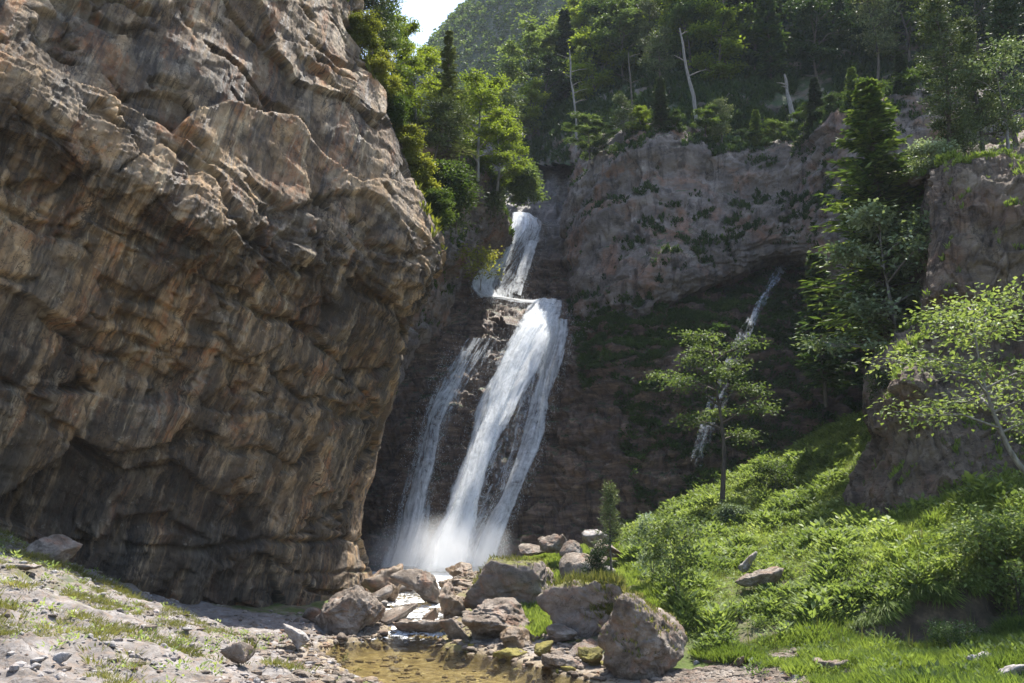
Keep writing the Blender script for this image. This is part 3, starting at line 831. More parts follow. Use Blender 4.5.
# wooded slope above the gorge cliff
class Slope(Relief):
    """left end follows the skyline of the slope"""
    def sx(s, px, py):
        l = np.interp(py, [-150, -40, 10, 50, 80, 110, 135, 165], [690, 640, 600, 566, 545, 525, 512, 500])
        return l + (px - 500)*(1200 - l)/700
    def inv(s, px, py):
        l = np.interp(py, [-150, -40, 10, 50, 80, 110, 135, 165], [690, 640, 600, 566, 545, 525, 512, 500])
        return 500 + (px - l)*700/(1200 - l)
    def ctrl(s): return [[at(s.sx(x, y), y, s.Y[i, j]) for j, x in enumerate(s.px)] for i, y in enumerate(s.py)]
    def pt(s, px, py):
        q = super().pt(s.inv(px, py), py); return at(px, py, q[1])
FS = Slope([500, 545, 580, 620, 680, 740, 800, 860, 940, 1040, 1200], [165, 135, 110, 80, 50, 10, -40, -90, -150],
 [[74, 68, 60, 56, 55, 54.5, 54.5, 54, 52, 49, 46],
  [77, 70, 62, 57, 56, 55.5, 55.5, 55, 53, 50, 47],
  [80, 73, 65, 59.5, 57.5, 57, 57, 56.5, 54.5, 52, 49],
  [85, 78, 70, 64, 61, 60, 59.5, 59, 57, 54.5, 51],
  [91, 84, 76, 69, 65.5, 63.5, 62.5, 62, 60, 57, 53],
  [98, 91, 84, 76, 71, 68.5, 67, 66, 64, 61, 56],
  [107, 100, 92, 84, 78, 75, 73, 72, 69, 66, 60],
  [117, 110, 102, 93, 86, 82, 80, 78, 75, 72, 66],
  [130, 122, 114, 104, 96, 91, 88, 86, 83, 79, 72]])
def slope_disp(P, N):
    f1, c1 = facets(P*.5, .8, 9)
    return .8*fbm(P*.18, 3) + .45*f1 + .3*fbm(P*.7, 4) + .12*fbm(P*2.5, 4)
t_ = mat_rock('wood_floor', [(0.28, (0.05, 0.042, 0.032)), (0.45, (0.095, 0.08, 0.06)), (0.60, (0.16, 0.135, 0.11)), (0.75, (0.24, 0.21, 0.18))], 0.6, False, (0.28, 0.55), 0.0, 0.3, 0.15, mossc=((0.018, 0.032, 0.01), (0.045, 0.07, 0.018)))
fsc = FS.ctrl()
for r in fsc: r.insert(0, r[0] + np.array([-1.5, 10, -3])); r.insert(0, r[0] + np.array([-1, 22, -10]))
WOODS, FS_G, FS_N = sheet('wooded_slope', fsc, 260, 200, slope_disp, t_)

# rock bluff on the right
br = [
 [(858, 575, 27.2), (875, 575, 25.6), (905, 570, 25.0), (950, 560, 24.8), (1010, 555, 24.6), (1090, 555, 24), (1250, 560, 22)],
 [(858, 540, 27.4), (872, 535, 25.8), (905, 530, 25.3), (950, 520, 25.2), (1010, 510, 25.2), (1090, 505, 24.5), (1250, 500, 22.6)],
 [(866, 490, 27.6), (880, 485, 26.1), (908, 480, 25.7), (950, 470, 25.8), (1010, 460, 25.8), (1090, 450, 25), (1250, 440, 23)],
 [(884, 440, 28), (894, 440, 26.5), (915, 435, 26.0), (955, 430, 26.4), (1010, 420, 26.3), (1090, 410, 25.5), (1250, 400, 23.4)],
 [(872, 395, 28), (884, 395, 26.3), (912, 390, 25.8), (955, 385, 26.8), (1010, 375, 26.8), (1090, 365, 26), (1250, 350, 23.8)],
 [(890, 348, 28.2), (900, 346, 26.9), (922, 340, 26.6), (958, 338, 27.4), (1010, 330, 27.2), (1090, 320, 26.4), (1250, 300, 24.2)],
 [(928, 325, 30), (931, 325, 28.6), (940, 322, 28), (965, 318, 27.7), (1010, 310, 27.4), (1090, 300, 26.6), (1250, 270, 24.6)],
 [(930, 260, 30.4), (933, 260, 28.8), (944, 258, 28.1), (970, 255, 27.7), (1010, 250, 27.5), (1090, 240, 26.8), (1250, 200, 25)],
 [(936, 195, 30.8), (938, 195, 29.1), (948, 192, 28.4), (972, 190, 28), (1010, 188, 27.8), (1090, 170, 27.2), (1250, 130, 25.6)],
 [(938, 170, 31.4), (941, 166, 30), (952, 160, 29.3), (976, 158, 28.9), (1012, 154, 28.7), (1090, 130, 28.2), (1250, 90, 26.6)],
]
br = [[(a, b, c - (1.5 if k < 6 else 2.2)) for a, b, c in r] for k, r in enumerate(br)]
rows = [[at(*p) for p in r] for r in br]
r = rows[-1]
rows.append([p + np.array([.2, 2.2, .35]) for p in r]); rows.append([p + np.array([1.0, 7, 2.2]) for p in r]); rows.append([p + np.array([4, 18, 7]) for p in r])
for r in rows: r.insert(0, r[0] + np.array([1.6, 4.5, .2])); 
for r in rows: r.insert(0, r[0] + np.array([5, 7, .5]))
def bluff_disp(P, N):
    w = P + .25*np.stack([perlin(P*.7), perlin(P*.7 + 31), perlin(P*.7 + 67)], 1)
    d = .30*fbm(P*.35, 3)
    d += .40*terrace(fbm(w*np.array([.7, .7, .42]) + 5, 4, .5), 5, .08)
    d += .16*terrace(fbm(w*np.array([1.9, 1.9, 1.1]) + 15, 5, .55), 5, .1)
    f0, c0 = facets(w*np.array([.5, .5, .32]), .7, 10)
    d += .30*f0
    f1, c1 = facets(w*np.array([1.3, 1.3, .8]), .85, 12)
    d += .11*f1 - .05*sstep(.05, 0, c1)
    f2, c2 = facets(w*np.array([3.6, 3.6, 2.2]), .85, 11)
    d += .035*f2
    return d + .05*ridged(P*np.array([2.2, 2.2, .5]), 4, .55) + .015*fbm(P*6, 4, .65)
BLUFF, BL_G, BL_N = sheet('rock_bluff', rows, 420, 420, bluff_disp, M['bluff'])

# ------------------------------------------------------------------ far mountain
MT = Relief([330, 380, 420, 450, 480, 510, 545, 590, 660, 760], [140, 75, 40, 10, -20, -50],
 [[150]*10, [170, 168, 165, 160, 158, 156, 155, 152, 150, 148], [215, 210, 196, 184, 178, 174, 170, 166, 160, 158], [260, 250, 236, 214, 200, 194, 188, 182, 176, 172], [300, 290, 280, 262, 232, 216, 208, 200, 192, 188], [340, 330, 320, 305, 280, 246, 232, 222, 212, 206]])
# silhouette falls from upper right to lower left: shape it from real heights
mg = []
mx = np.linspace(-150, 160, 90); my = np.linspace(130, 330, 80)
MX, MY = np.meshgrid(mx, my)
crest = np.interp(MX.ravel()/MY.ravel()*F + 512, [250, 405, 428, 476, 520, 600, 800], [180, 98, 66, 20, -34, -80, -110])
hz_ = np.array([at(512, c, y)[2] for c, y in zip(crest, np.full(MX.size, 250.0))])
prof = sstep(120, 250, MY.ravel()) ** .9
MZ = (hz_ - 30)*prof + 30 - 45*sstep(255, 330, MY.ravel())
P3 = np.stack([MX.ravel(), MY.ravel(), MZ], 1)
MZ = MZ + 5*fbm(P3*.02, 4) + 3*ridged(P3*.05, 3)*prof
P3[:, 2] = MZ
g = P3.reshape(80, 90, 3); n_ = grid_normals(g)
me = mesh_np('mountain', P3, grid_faces(80, 90), True, {'up': n_[:, :, 2].ravel()})
MOUNT = link('mountain', me, t_); MOUNT['kind'] = 'structure'
MT_G, MT_N = g, n_
# ------------------------------------------------------------------ rocks
def ico(sub):
    bm_me = bpy.data.meshes.new('ico')
    import bmesh
    bm = bmesh.new(); bmesh.ops.create_icosphere(bm, subdivisions=sub, radius=1)
    V = np.array([v.co[:] for v in bm.verts]); Fc = np.array([[v.index for v in f.verts] for f in bm.faces])
    bm.free(); bpy.data.meshes.remove(bm_me)
    return V, Fc
ICO = {s: ico(s) for s in (3, 4, 5, 6)}
def rock_mesh(name, size, seed, sub=5, planes=11, sharp=13.0, rough=1.5, flat_top=False, tilt=0.0):
    rg = np.random.default_rng(seed)
    V, Fc = ICO[sub]
    n = unit(planes, rg); dd = .62 + .38*rg.random(planes)
    if flat_top: n[0] = (tilt, 0.05, 1); n[0] /= np.linalg.norm(n[0]); dd[0] = .55
    # soft-min over cutting planes gives a broken block with worn edges
    q = (V @ n.T) / dd[None]
    r = 1.0 / (np.log(np.exp(np.clip(q, 0.02, None)*sharp).sum(1)) / sharp)
    P = V*r[:, None]
    P /= np.abs(P).max(0)[None]
    P = P*np.asarray(size)/2
    s = float(np.mean(size))
    Q = P + seed*1.7
    f1, c1 = facets(Q*2.2/s, .8, seed)
    f2, c2 = facets(Q*6.0/s, .8, seed + 3)
    h1 = fbm(Q*np.array([1.3, 1.3, 1.9])/s, 4, .55)
    h2 = fbm(Q*np.array([3.6, 3.6, 5.0])/s + 7, 4, .6)
    d = s*rough*(.10*terrace(h1, 5, .2) + .035*terrace(h2, 4, .25) + .018*f1 + .012*f2 + .03*fbm(Q*1.2/s, 3) + .010*fbm(Q*9/s, 4, .6))
    nn = P/np.asarray(size)**2; nn /= np.linalg.norm(nn, axis=1)[:, None]
    P = P + nn*d[:, None]
    a, b, c = P[Fc[:, 0]], P[Fc[:, 1]], P[Fc[:, 2]]
    fn = np.cross(b-a, c-a); vn = np.zeros_like(P)
    for k in range(3): np.add.at(vn, Fc[:, k], fn)
    vn /= np.linalg.norm(vn, axis=1)[:, None] + 1e-9
    return mesh_np(name, P, Fc, True, {'up': vn[:, 2]}), P, vn

def blades_on(P, vn, cond, n, mat, name, parent, L=(.10, .28), W=.026, lean=.5, rg=None):
    rg = rg or RNG
    idx = np.flatnonzero(cond)
    if len(idx) == 0: return None
    k = idx[rg.integers(0, len(idx), n)]
    C = P[k] + rg.normal(size=(n, 3))*.015
    D = vn[k]*.4 + np.array([0, 0, 1.0]) + rg.normal(size=(n, 3))*lean
    Q = leaves(C, D, unit(n, rg), rg.uniform(L[0], L[1], n), W*rg.uniform(.6, 1.5, n))
    return leaf_mesh(name, Q, mat, rg.random(n), parent)

ROCKS = []
def rock(label, px, pyb, w, h, mat='boulder', z=None, Y=None, seed=None, depth=1.0, sub=5, sink=.18, flat=False, tilt=0, name='boulder', cat='boulder', group=None, rz=None, planes=10, sharp=15.0, grass=0, rough=1.5, gmat='drygrass', gL=(.10, .28)):
    seed = seed if seed is not None else len(ROCKS)*13 + 5
    p = at(px, pyb, Y) if Y else gpt(px, pyb)
    W = w*p[1]/F; H = h*p[1]/F/(1 - sink)*.97
    p = p + np.array([0, W*depth*.35, 0])
    me, P, vn = rock_mesh(name, (W*1.04, W*depth, H), seed, sub, planes, sharp, rough, flat, tilt)
    o = link(name, me, M[mat])
    o.location = (p[0], p[1], p[2] + H*(.5 - sink))
    if rz is None: rz = (seed % 7 - 3)*.05
    o.rotation_euler = (0, 0, rz)
    tag(o, label, cat, group)
    ROCKS.append(o)
    if grass:
        top = (vn[:, 2] > .45) & (fbm(P*1.6 + seed, 3) > -.05)
        g = blades_on(P, vn, top, grass, M[gmat], 'grass', o, gL)
        if g: g['kind'] = 'stuff'
    return o

# ------------------------------------------------------------------ trees
def conifer(h, r, seed, kind='fir', whorls=26, per=6, bare=.08, seg=8, blade=(.22, .05), mat='needle_fir', bark='bark', lean=(0, 0), ragged=.25, droop=.25, power=.85):
    rg = np.random.default_rng(seed)
    zt = np.linspace(0, 1, 9)
    ax = lambda t: np.stack([lean[0]*t**1.5, lean[1]*t**1.5, h*t], -1)
    tr = max(.035, h*.016)
    paths = [(ax(zt) + np.array([0, 0, -.25])*(1 - zt)[:, None], tr*(1 - zt*.93))]
    C, D, Nn, L, Wd = [], [], [], [], []
    ts = bare + (1 - bare)*(np.arange(whorls) + rg.random(whorls)*.6)/whorls
    for t in ts:
        if t > .985: continue
        for k in range(per):
            a = 2*math.pi*(k + rg.random())/per + t*9
            prof = (1 - t)**power * (.55 + .45*min(1, (t - bare)/.12 + .3))
            ln = r*prof*(1 - ragged*1.6*rg.random()**1.5) + .05*r
            if rg.random() < ragged*.35: ln *= .45
            el = (-.12 + .75*t) + rg.normal()*.12
            s = np.linspace(.12, 1, seg)
            base = ax(np.array([t]))[0]
            hd = np.array([math.cos(a), math.sin(a), 0])
            pts = base + np.outer(s*ln*math.cos(el), hd)
            pts[:, 2] += s*ln*math.sin(el) - droop*ln*s**2*(1 - t) + .12*ln*s**3
            paths.append((np.vstack([base, pts[[seg//2, -1]]]), np.array([tr*.30*(1 - t) + .008, .008 + tr*.1*(1-t), .003])))
            side = np.array([-hd[1], hd[0], 0])
            for sg in (-1, 1, 0):
                ll = blade[0]*(1 + .9*(1 - s))*(ln/r*.6 + .5)*(1 if sg else .9)
                dr = hd*(.75 if sg else 1) + sg*side*.8
                dr = dr[None] + rg.normal(size=(seg, 3))*.22 + np.array([0, 0, -.10 if kind == 'fir' else .35])
                C.append(pts + rg.normal(size=(seg, 3))*.03*ln); D.append(dr); Nn.append(np.array([0, 0, 1.])[None] + rg.normal(size=(seg, 3))*(.35 if kind == 'fir' else .8))
                L.append(ll*(.8 + .5*rg.random(seg))); Wd.append(blade[1]*(.8 + .6*rg.random(seg))*(1 + .6*(kind != 'fir')))
    Q = leaves(np.concatenate(C), np.concatenate(D), np.concatenate(Nn), np.concatenate(L), np.concatenate(Wd), .05)
    # leader
    V, Fc = tube(paths, 5)
    return dict(trunk=mesh_np('trunk', V, Fc), Q=Q, mat=mat, bark=bark, rg=rg, name='conifer')

def pine(h, r, seed, bare=.35, clumps=60, per=70, mat='needle', bark='bark', lean=(0, 0), blade=(.20, .028), csz=.32, shape='oval'):
    rg = np.random.default_rng(seed)
    zt = np.linspace(0, 1, 10)
    wob = rg.normal(size=2)*.03*h
    ax = lambda t: np.stack([lean[0]*t + wob[0]*np.sin(t*4), lean[1]*t + wob[1]*np.sin(t*3), h*t], -1)
    tr = max(.035, h*.016)
    paths = [(ax(zt) + np.array([0, 0, -.25])*(1 - zt)[:, None], tr*(1 - zt*.85))]
    C, D, L = [], [], []
    for k in range(clumps):
        t = bare + (1 - bare)*((k + rg.random())/clumps)
        u = (t - bare)/(1 - bare)
        wd = (math.sin(math.pi*min(1, u*.85 + .15))**.7 if shape == 'oval' else (1 - u)**.75)
        a = rg.random()*6.283; ln = r*wd*(.35 + .65*rg.random()) + .05
        b = ax(np.array([t]))[0]
        tip = b + np.array([math.cos(a)*ln, math.sin(a)*ln, ln*(.05 + .45*u) + rg.normal()*.05*r])
        paths.append((np.stack([b, (b + tip)/2 + np.array([0, 0, -.06*ln]), tip]), np.array([tr*.32*(1 - u*.7) + .006, tr*.16 + .004, .004])))
        for c2 in (tip, (b*.35 + tip*.65)):
            n = per//2
            cen = c2 + rg.normal(size=(n, 3))*csz*np.array([.55, .55, .32])*(.7 + .5*rg.random())
            C.append(cen); dv = cen - c2 + np.array([0, 0, .10])*csz*3; D.append(dv/(np.linalg.norm(dv, axis=1)[:, None] + 1e-6) + rg.normal(size=(n, 3))*.5)
            L.append(blade[0]*(.7 + .6*rg.random(n)))
    C = np.concatenate(C); D = np.concatenate(D); L = np.concatenate(L)
    Q = leaves(C, D, unit(len(C), rg), L, blade[1]*(.7 + .7*rg.random(len(C))), .05)
    V, Fc = tube(paths, 5)
    return dict(trunk=mesh_np('trunk', V, Fc), Q=Q, mat=mat, bark=bark, rg=rg, name='pine_tree')

def broadleaf(h, spread, seed, bare=.25, limbs=9, sub=5, tips=3, per=26, leaf=(.14, .085), mat='leaf_mid', bark='bark_grey', lean=(0, 0), flat=.35, stems=1, csz=.38, name='broadleaf_tree', up=.6, path=None):
    rg = np.random.default_rng(seed)
    paths, T = [], []
    for st in range(stems):
        zt = np.linspace(0, 1, 9)
        ang = 6.283*st/max(1, stems) + rg.random()
        lx, ly = lean[0] + (math.cos(ang)*spread*.35 if stems > 1 else 0), lean[1] + (math.sin(ang)*spread*.35 if stems > 1 else 0)
        if path is None:
            P = np.stack([lx*zt**1.3 + .03*h*np.sin(zt*5 + st), ly*zt**1.3 + .03*h*np.sin(zt*4 + 2*st), h*.92*zt], -1)
        else:
            P = np.array([[np.interp(t, np.linspace(0, 1, len(path)), [q[k] for q in path]) for k in range(3)] for t in zt])
        tr = max(.02, h*.018)/math.sqrt(stems)
        P[0, 2] -= .25
        paths.append((P, tr*(1 - .9*zt)))
        for k in range(limbs):
            t = bare + (.97 - bare)*(k + rg.random())/limbs
            b = np.array([np.interp(t, zt, P[:, j]) for j in range(3)])
            u = (t - bare)/(1 - bare)
            a = 2.4*k + rg.random()*.8 + st*2; ln = spread*(.45 + .55*math.sin(math.pi*min(1, .22 + u*.8)))*rg.uniform(.5, 1.3)
            e = b + np.array([math.cos(a)*ln, math.sin(a)*ln, ln*up*(.25 + .8*u)])
            m = (b + e)/2 + np.array([0, 0, .10*ln]) + rg.normal(size=3)*.05*ln
            paths.append((np.stack([b, m, e]), np.array([tr*.5*(1 - u*.5), tr*.28, tr*.10 + .003])))
            for j in range(sub):
                s = .35 + .65*(j + rg.random())/sub
                bb = b + (e - b)*s + np.array([0, 0, .10*ln*math.sin(math.pi*s)])
                a2 = a + rg.choice([-1, 1])*(.4 + .8*rg.random()); l2 = ln*(.22 + .28*rg.random())
                ee = bb + np.array([math.cos(a2)*l2, math.sin(a2)*l2, l2*(.05 + up*.5*rg.random())])
                paths.append((np.stack([bb, (bb+ee)/2 + np.array([0, 0, .05*l2]), ee]), np.array([tr*.18 + .003, tr*.1 + .003, .003])))
                for q in range(tips):
                    T.append(bb + (ee - bb)*(.45 + .6*rg.random()) + rg.normal(size=3)*csz*.3)
            T.append(e)
        T.append(P[-1])
    T = np.array(T)
    k = np.repeat(np.arange(len(T)), per); n = len(k)
    cs = csz*(.55 + .8*rg.random(len(T)))[k][:, None]
    C = T[k] + rg.normal(size=(n, 3))*cs*np.array([.62, .62, flat])
    out = C - T[k]; out[:, 2] *= .3
    D = out/(np.linalg.norm(out, axis=1)[:, None] + .05) + rg.normal(size=(n, 3))*.45 + np.array([0, 0, -.12])
    Nn = np.array([0, 0, 1.])[None] + rg.normal(size=(n, 3))*.42
    Q = leaves(C, D, Nn, leaf[0]*(.6 + .7*rg.random(n)), leaf[1]*(.6 + .7*rg.random(n)), .15)
    V, Fc = tube(paths, 5)
    cv = rg.random(len(T))[k]
    return dict(trunk=mesh_np('trunk', V, Fc), Q=Q, mat=mat, bark=bark, rg=rg, name=name, var=np.clip(.55*cv + .45*rg.random(n), 0, 1))

def make(d, loc, label, cat, group=None, rz=0.0, sc=1.0, name=None):
    e = empty(name or d['name'], loc, rz, sc)
    tag(e, label, cat, group)
    if 'crown' not in d:
        n = len(d['Q'])
        me = mesh_np('crown', d['Q'].reshape(-1, 3), np.arange(n*4).reshape(n, 4), False, None, {'var': d.get('var', d['rg'].random(n))})
        d['crown'] = me
    link('trunk', d['trunk'], M[d['bark']], e)
    link('crown', d['crown'], M[d['mat']], e)
    return e

def place(d, px, pyb, Y, hpx, H0, label, cat, group=None, rz=0.0, wide=1.0, name=None):
    """a tree whose foot is seen at (px,pyb) at depth Y and which stands hpx tall in the photo; H0 = prototype height"""
    p = at(px, pyb, Y)
    t = at(px, pyb - hpx, Y)
    s = (t[2] - p[2])/H0
    e = make(d, tuple(p), label, cat, group, rz, 1.0, name)
    e.scale = (s*wide, s*wide, s)
    return e
# ------------------------------------------------------------------ boulders in and beside the stream
rock('rounded grey boulder at the foot of the overhang, its near left half in deep shade', 350, 636, 84, 52, 'boulder', seed=21, sub=6, depth=.9)
rock('sharp-crested pale boulder standing at the pool\'s far edge, sunlit on its right', 487, 644, 84, 54, 'boulder', seed=34, sub=6, depth=.9, planes=8, sharp=15)
rock('small squat boulder leaning on the left end of the sharp-crested pool boulder', 452, 641, 36, 24, 'boulder', seed=12)
rock('long flat-topped block fringed with grass, just in front of the falls', 515, 612, 102, 60, 'mossboulder', seed=45, sub=6, flat=True, tilt=.06, depth=.7, planes=8, sharp=14, grass=500, gL=(.06, .2))
rock('cracked pale boulder stepping down from the right end of the flat-topped block', 572, 600, 70, 44, 'boulder', seed=58, sub=6, depth=.9)
rock('big grass-capped boulder carrying the little conifers', 606, 640, 108, 76, 'mossboulder', seed=63, sub=6, depth=1.0, grass=5200, gmat='drygrass', gL=(.12, .34), rz=.3)
rock('large rounded foreground boulder with moss on its crown beside the pool', 643, 680, 98, 82, 'boulder', seed=71, sub=6, depth=.95, grass=900, gL=(.04, .12), sharp=8)
rock("flat pale slab lying low at the pool's edge in front of the mossy stones", 562, 671, 56, 18, 'boulder', seed=81, flat=True, depth=.6)
rock('brown wet stone at the right corner of the sharp-crested pool boulder', 513, 651, 46, 22, 'wetstone', seed=92)
rock('low stone covered in yellow moss, in the shallows before the brown wet stone', 511, 659, 36, 10, 'mossstone', seed=93, sink=.3)
rock('upright yellow-mossed stone wedged beside the flat pool slab', 541, 661, 24, 17, 'mossstone', seed=94)
rock('pale block behind the mossed stones, below the grass-capped boulder', 560, 645, 34, 22, 'boulder', seed=95)
rock('grey tilted block against the left foot of the large foreground boulder', 588, 655, 40, 22, 'boulder', seed=96, planes=8, sharp=13)
rock('orange moss-stained stone touching the foreground boulder on its left', 591, 668, 24, 18, 'mossstone', seed=97)
rock('pale square stone at mid-channel, lowest of the rocks below the falls', 407, 621, 62, 31, 'boulder', Y=25.7, seed=98, flat=True, planes=8)
rock('broad whitish boulder at mid-channel with water either side', 424, 602, 68, 38, 'boulder', Y=29.2, seed=99, depth=.8)
rock('orange wet boulder under running water, right of the broad whitish boulder', 449, 618, 33, 36, 'wetstone', Y=26.4, seed=100)
rock('low brown stone between the square mid-channel stone and the orange wet one', 433, 622, 26, 15, 'wetstone', Y=25.4, seed=131)
rock('small dark stone tucked against the foot of the overhang upstream of the rounded boulder', 374, 607, 32, 20, 'boulder', Y=28.5, seed=132)
rock('flat stone in the white water just below the plunge pool', 412, 588, 36, 18, 'boulder', Y=33.5, seed=133, flat=True)
rock('orange-sided boulder above the wet orange one, under the spray', 453, 595, 42, 28, 'wetstone', Y=31.5, seed=101)
rock('round brown stone at the lip of the plunge pool', 463, 582, 34, 20, 'wetstone', Y=36, seed=102)
rock('reddish stone at the foot of the overhang nearest the falls', 387, 600, 56, 34, 'wetstone', Y=30, seed=103)
rock('pale stone resting on the reddish one beside the overhang', 394, 581, 46, 24, 'boulder', Y=34, seed=104)
rock('smooth low ledge stone across the head of the pool', 416, 630, 78, 11, 'boulder', Y=24.6, seed=105, flat=True, depth=.5, sink=.4)
rock('bright angular stone alone on the pale bank by the left end of the pool', 296, 652, 34, 27, 'palestone', seed=106, planes=7, sharp=14)
rock('dark pitted rock with a green plant at its foot, on the pale left bank', 240, 668, 38, 24, 'boulder', seed=107, grass=60)
rock('dark stone in the shade between the bank and the rounded overhang boulder', 312, 622, 26, 18, 'boulder', seed=108)
rock('square pale stone at the shadow line high on the left bank', 184, 634, 13, 7, 'palestone', seed=109, planes=7)
rock('thin flat stone at the top left corner of the bank', 12, 570, 40, 7, 'palestone', seed=110, flat=True, sink=.3)
rock('small dark red stone in the grass of the left bank', 29, 609, 10, 7, 'wetstone', seed=111)
rock('dark purple boulder in the shade at the far left foot of the cliff', 44, 566, 44, 34, 'boulder', seed=112)
rock('red-brown square stone at the water edge right of the foreground boulder', 745, 671, 26, 19, 'wetstone', seed=113, planes=7, sharp=13)
rock('flat pinkish stone at the meadow edge near the bottom of the view', 838, 675, 44, 15, 'boulder', seed=114, flat=True)
rock('pale rock jutting from the leafy slope', 747, 584, 32, 32, 'palestone', seed=115, sink=.1)
rock('pinkish tilted slab jutting from the leafy slope beside the pale rock', 765, 596, 46, 28, 'boulder', seed=116, sink=.1)
rock('long white flat stone lying in the grass at the foot of the slope', 801, 630, 34, 10, 'palestone', seed=117, flat=True, depth=.6, sink=.3)
rock('grey stone half hidden in grass at the bottom right corner', 1012, 680, 26, 14, 'palestone', seed=118)
rock('low pale stone in the grass near the right edge of the meadow', 990, 664, 34, 9, 'palestone', seed=119, sink=.3)
rock('white-topped boulder crowning the rubble heap left of the small spire conifer', 594, 545, 36, 19, 'palestone', Y=30, seed=120, flat=True)
rock('brown block under the white-topped boulder', 604, 556, 40, 16, 'boulder', Y=29, seed=121)
rock('reddish boulder at the left end of the rubble heap, against the dark wall', 556, 552, 34, 18, 'boulder', Y=31, seed=122)
rock('pointed stone in the middle of the rubble heap', 574, 556, 26, 18, 'boulder', Y=29.5, seed=123)
rock('broad pale slab on the rubble heap behind the flat-topped block', 596, 575, 60, 22, 'palestone', Y=27, seed=124, flat=True, depth=.8)
rock('dark jagged rock on the rubble heap beside the falling water', 530, 560, 44, 16, 'boulder', Y=31.5, seed=125)
rock('reddish stone half sunk in the leafy slope below the pale rock', 775, 606, 14, 9, 'wetstone', seed=126)

# loose cobbles: along the pool, on the left bank and the gravel at the right
stone_pro = [rock_mesh('cobble', (1, .85, .6), 300 + k, 3, 9, 9)[0] for k in range(6)]
def cobbles(n, region, sizes, mats, label, group, rg):
    k = 0; tries = 0
    while k < n and tries < n*40:
        tries += 1
        px, py = rg.uniform(region[0], region[2]), rg.uniform(region[1], region[3])
        p = gpt(px, py)
        ins = ground_z(p[None, :2])[1][0]
        if ins > .55: continue
        s = rg.uniform(*sizes)*(.6 + .8*rg.random()**2)
        me = stone_pro[rg.integers(0, 6)]
        mt = mats[rg.integers(0, len(mats))]
        key = me.name + mt
        if key not in _cob:
            m2 = me.copy(); m2.materials.clear(); m2.materials.append(M[mt]); _cob[key] = m2
        o = bpy.data.objects.new('cobble', _cob[key]); COL.objects.link(o)
        o.location = (p[0], p[1], gh(p[0], p[1]) + .1*s)
        o.rotation_euler = (rg.normal()*.15, rg.normal()*.15, rg.random()*6.28)
        o.scale = (s*rg.uniform(.8, 1.3), s, s*rg.uniform(.7, 1.1))
        tag(o, label, 'stone', group)
        k += 1
_cob = {}
rg = np.random.default_rng(5)
cobbles(60, (0, 575, 390, 683), (.07, .22), ['palestone', 'palestone', 'boulder'], 'loose pale stone scattered on the bank left of the pool', 'loose stones on the left bank', rg)
cobbles(70, (450, 622, 610, 680), (.12, .36), ['boulder', 'wetstone', 'boulder', 'mossstone'], 'loose brown stone among the boulders at the right edge of the pool', 'loose stones right of the pool', rg)
cobbles(50, (690, 655, 850, 683), (.10, .30), ['boulder', 'wetstone', 'palestone'], 'loose pinkish stone in the gravel right of the foreground boulder', 'loose stones in the right-hand gravel', rg)
cobbles(34, (368, 572, 470, 615), (.25, .65), ['boulder', 'wetstone', 'palestone'], 'loose stone in the channel below the falls', 'loose stones below the falls', rg)
cobbles(40, (310, 612, 400, 662), (.10, .34), ['boulder', 'wetstone', 'boulder'], 'loose dark stone along the left edge of the pool by the rounded boulder', 'loose stones at the left pool edge', rg)
cobbles(26, (525, 545, 640, 600), (.25, .65), ['boulder', 'palestone'], 'loose stone on the rubble heap behind the flat-topped block', 'loose stones of the rubble heap', rg)

# gravel: too many small stones to count
def gravel(n, cond, x, y, size, mat, rg):
    q = np.stack([rg.uniform(*x, n), rg.uniform(*y, n)], 1)
    z, ins, cut, lb, e = ground_z(q)
    k = cond(q, z, ins, lb, e); q, z = q[k], z[k]
    V0, F0 = ICO[3]
    import bmesh
    bm = bmesh.new(); bmesh.ops.create_icosphere(bm, subdivisions=1, radius=1)
    V0 = np.array([v.co[:] for v in bm.verts]); F0 = np.array([[v.index for v in f.verts] for f in bm.faces]); bm.free()
    m = len(q); nv = len(V0)
    s_ = size[0] + (size[1] - size[0])*rg.random(m)**3
    V = V0[None]*(1 + .45*(rg.random((m, nv, 1)) - .5))*s_[:, None, None]*np.stack([rg.uniform(.8, 1.5, m), rg.uniform(.7, 1.1, m), rg.uniform(.35, .8, m)], 1)[:, None]
    a = rg.random(m)*6.28; c, sn = np.cos(a)[:, None], np.sin(a)[:, None]
    X = V[..., 0]*c - V[..., 1]*sn; Y = V[..., 0]*sn + V[..., 1]*c
    V = np.stack([X + q[:, 0:1], Y + q[:, 1:2], V[..., 2] + z[:, None] + .12*s_[:, None]], 2)
    Fc = (F0[None] + (np.arange(m)*nv)[:, None, None]).reshape(-1, 3)
    o = link('gravel', mesh_np('gravel', V.reshape(-1, 3), Fc, False), M[mat]); o['kind'] = 'stuff'
rg = np.random.default_rng(8)
n2 = lambda q, s, o=0: fbm(np.stack([q[:, 0]*s + o, q[:, 1]*s, 0*q[:, 0]], 1), 4)
gravel(15000, lambda q, z, ins, lb, e: (lb > .3) & (n2(q, .9, 3) > .0 + .12*sstep(-6, -3, q[:, 0])) & (ins < .5), (-14, -1), (9, 26), (.012, .075), 'palestone', rg)
gravel(7000, lambda q, z, ins, lb, e: (lb > .3) & (n2(q, 1.2, 8) > .08) & (ins < .5), (-14, -1), (9, 28), (.015, .10), 'boulder', rg)
gravel(14000, lambda q, z, ins, lb, e: (e < .25) & (e > -1.9) & (n2(q, 1.0, 5) > -.2), (-6, 7), (13, 40), (.02, .12), 'boulder', rg)
gravel(9000, lambda q, z, ins, lb, e: (e < .6) & (e > -1.4) & (n2(q, 1.1, 15) > -.1), (-6, 7), (13, 40), (.02, .13), 'wetstone', rg)
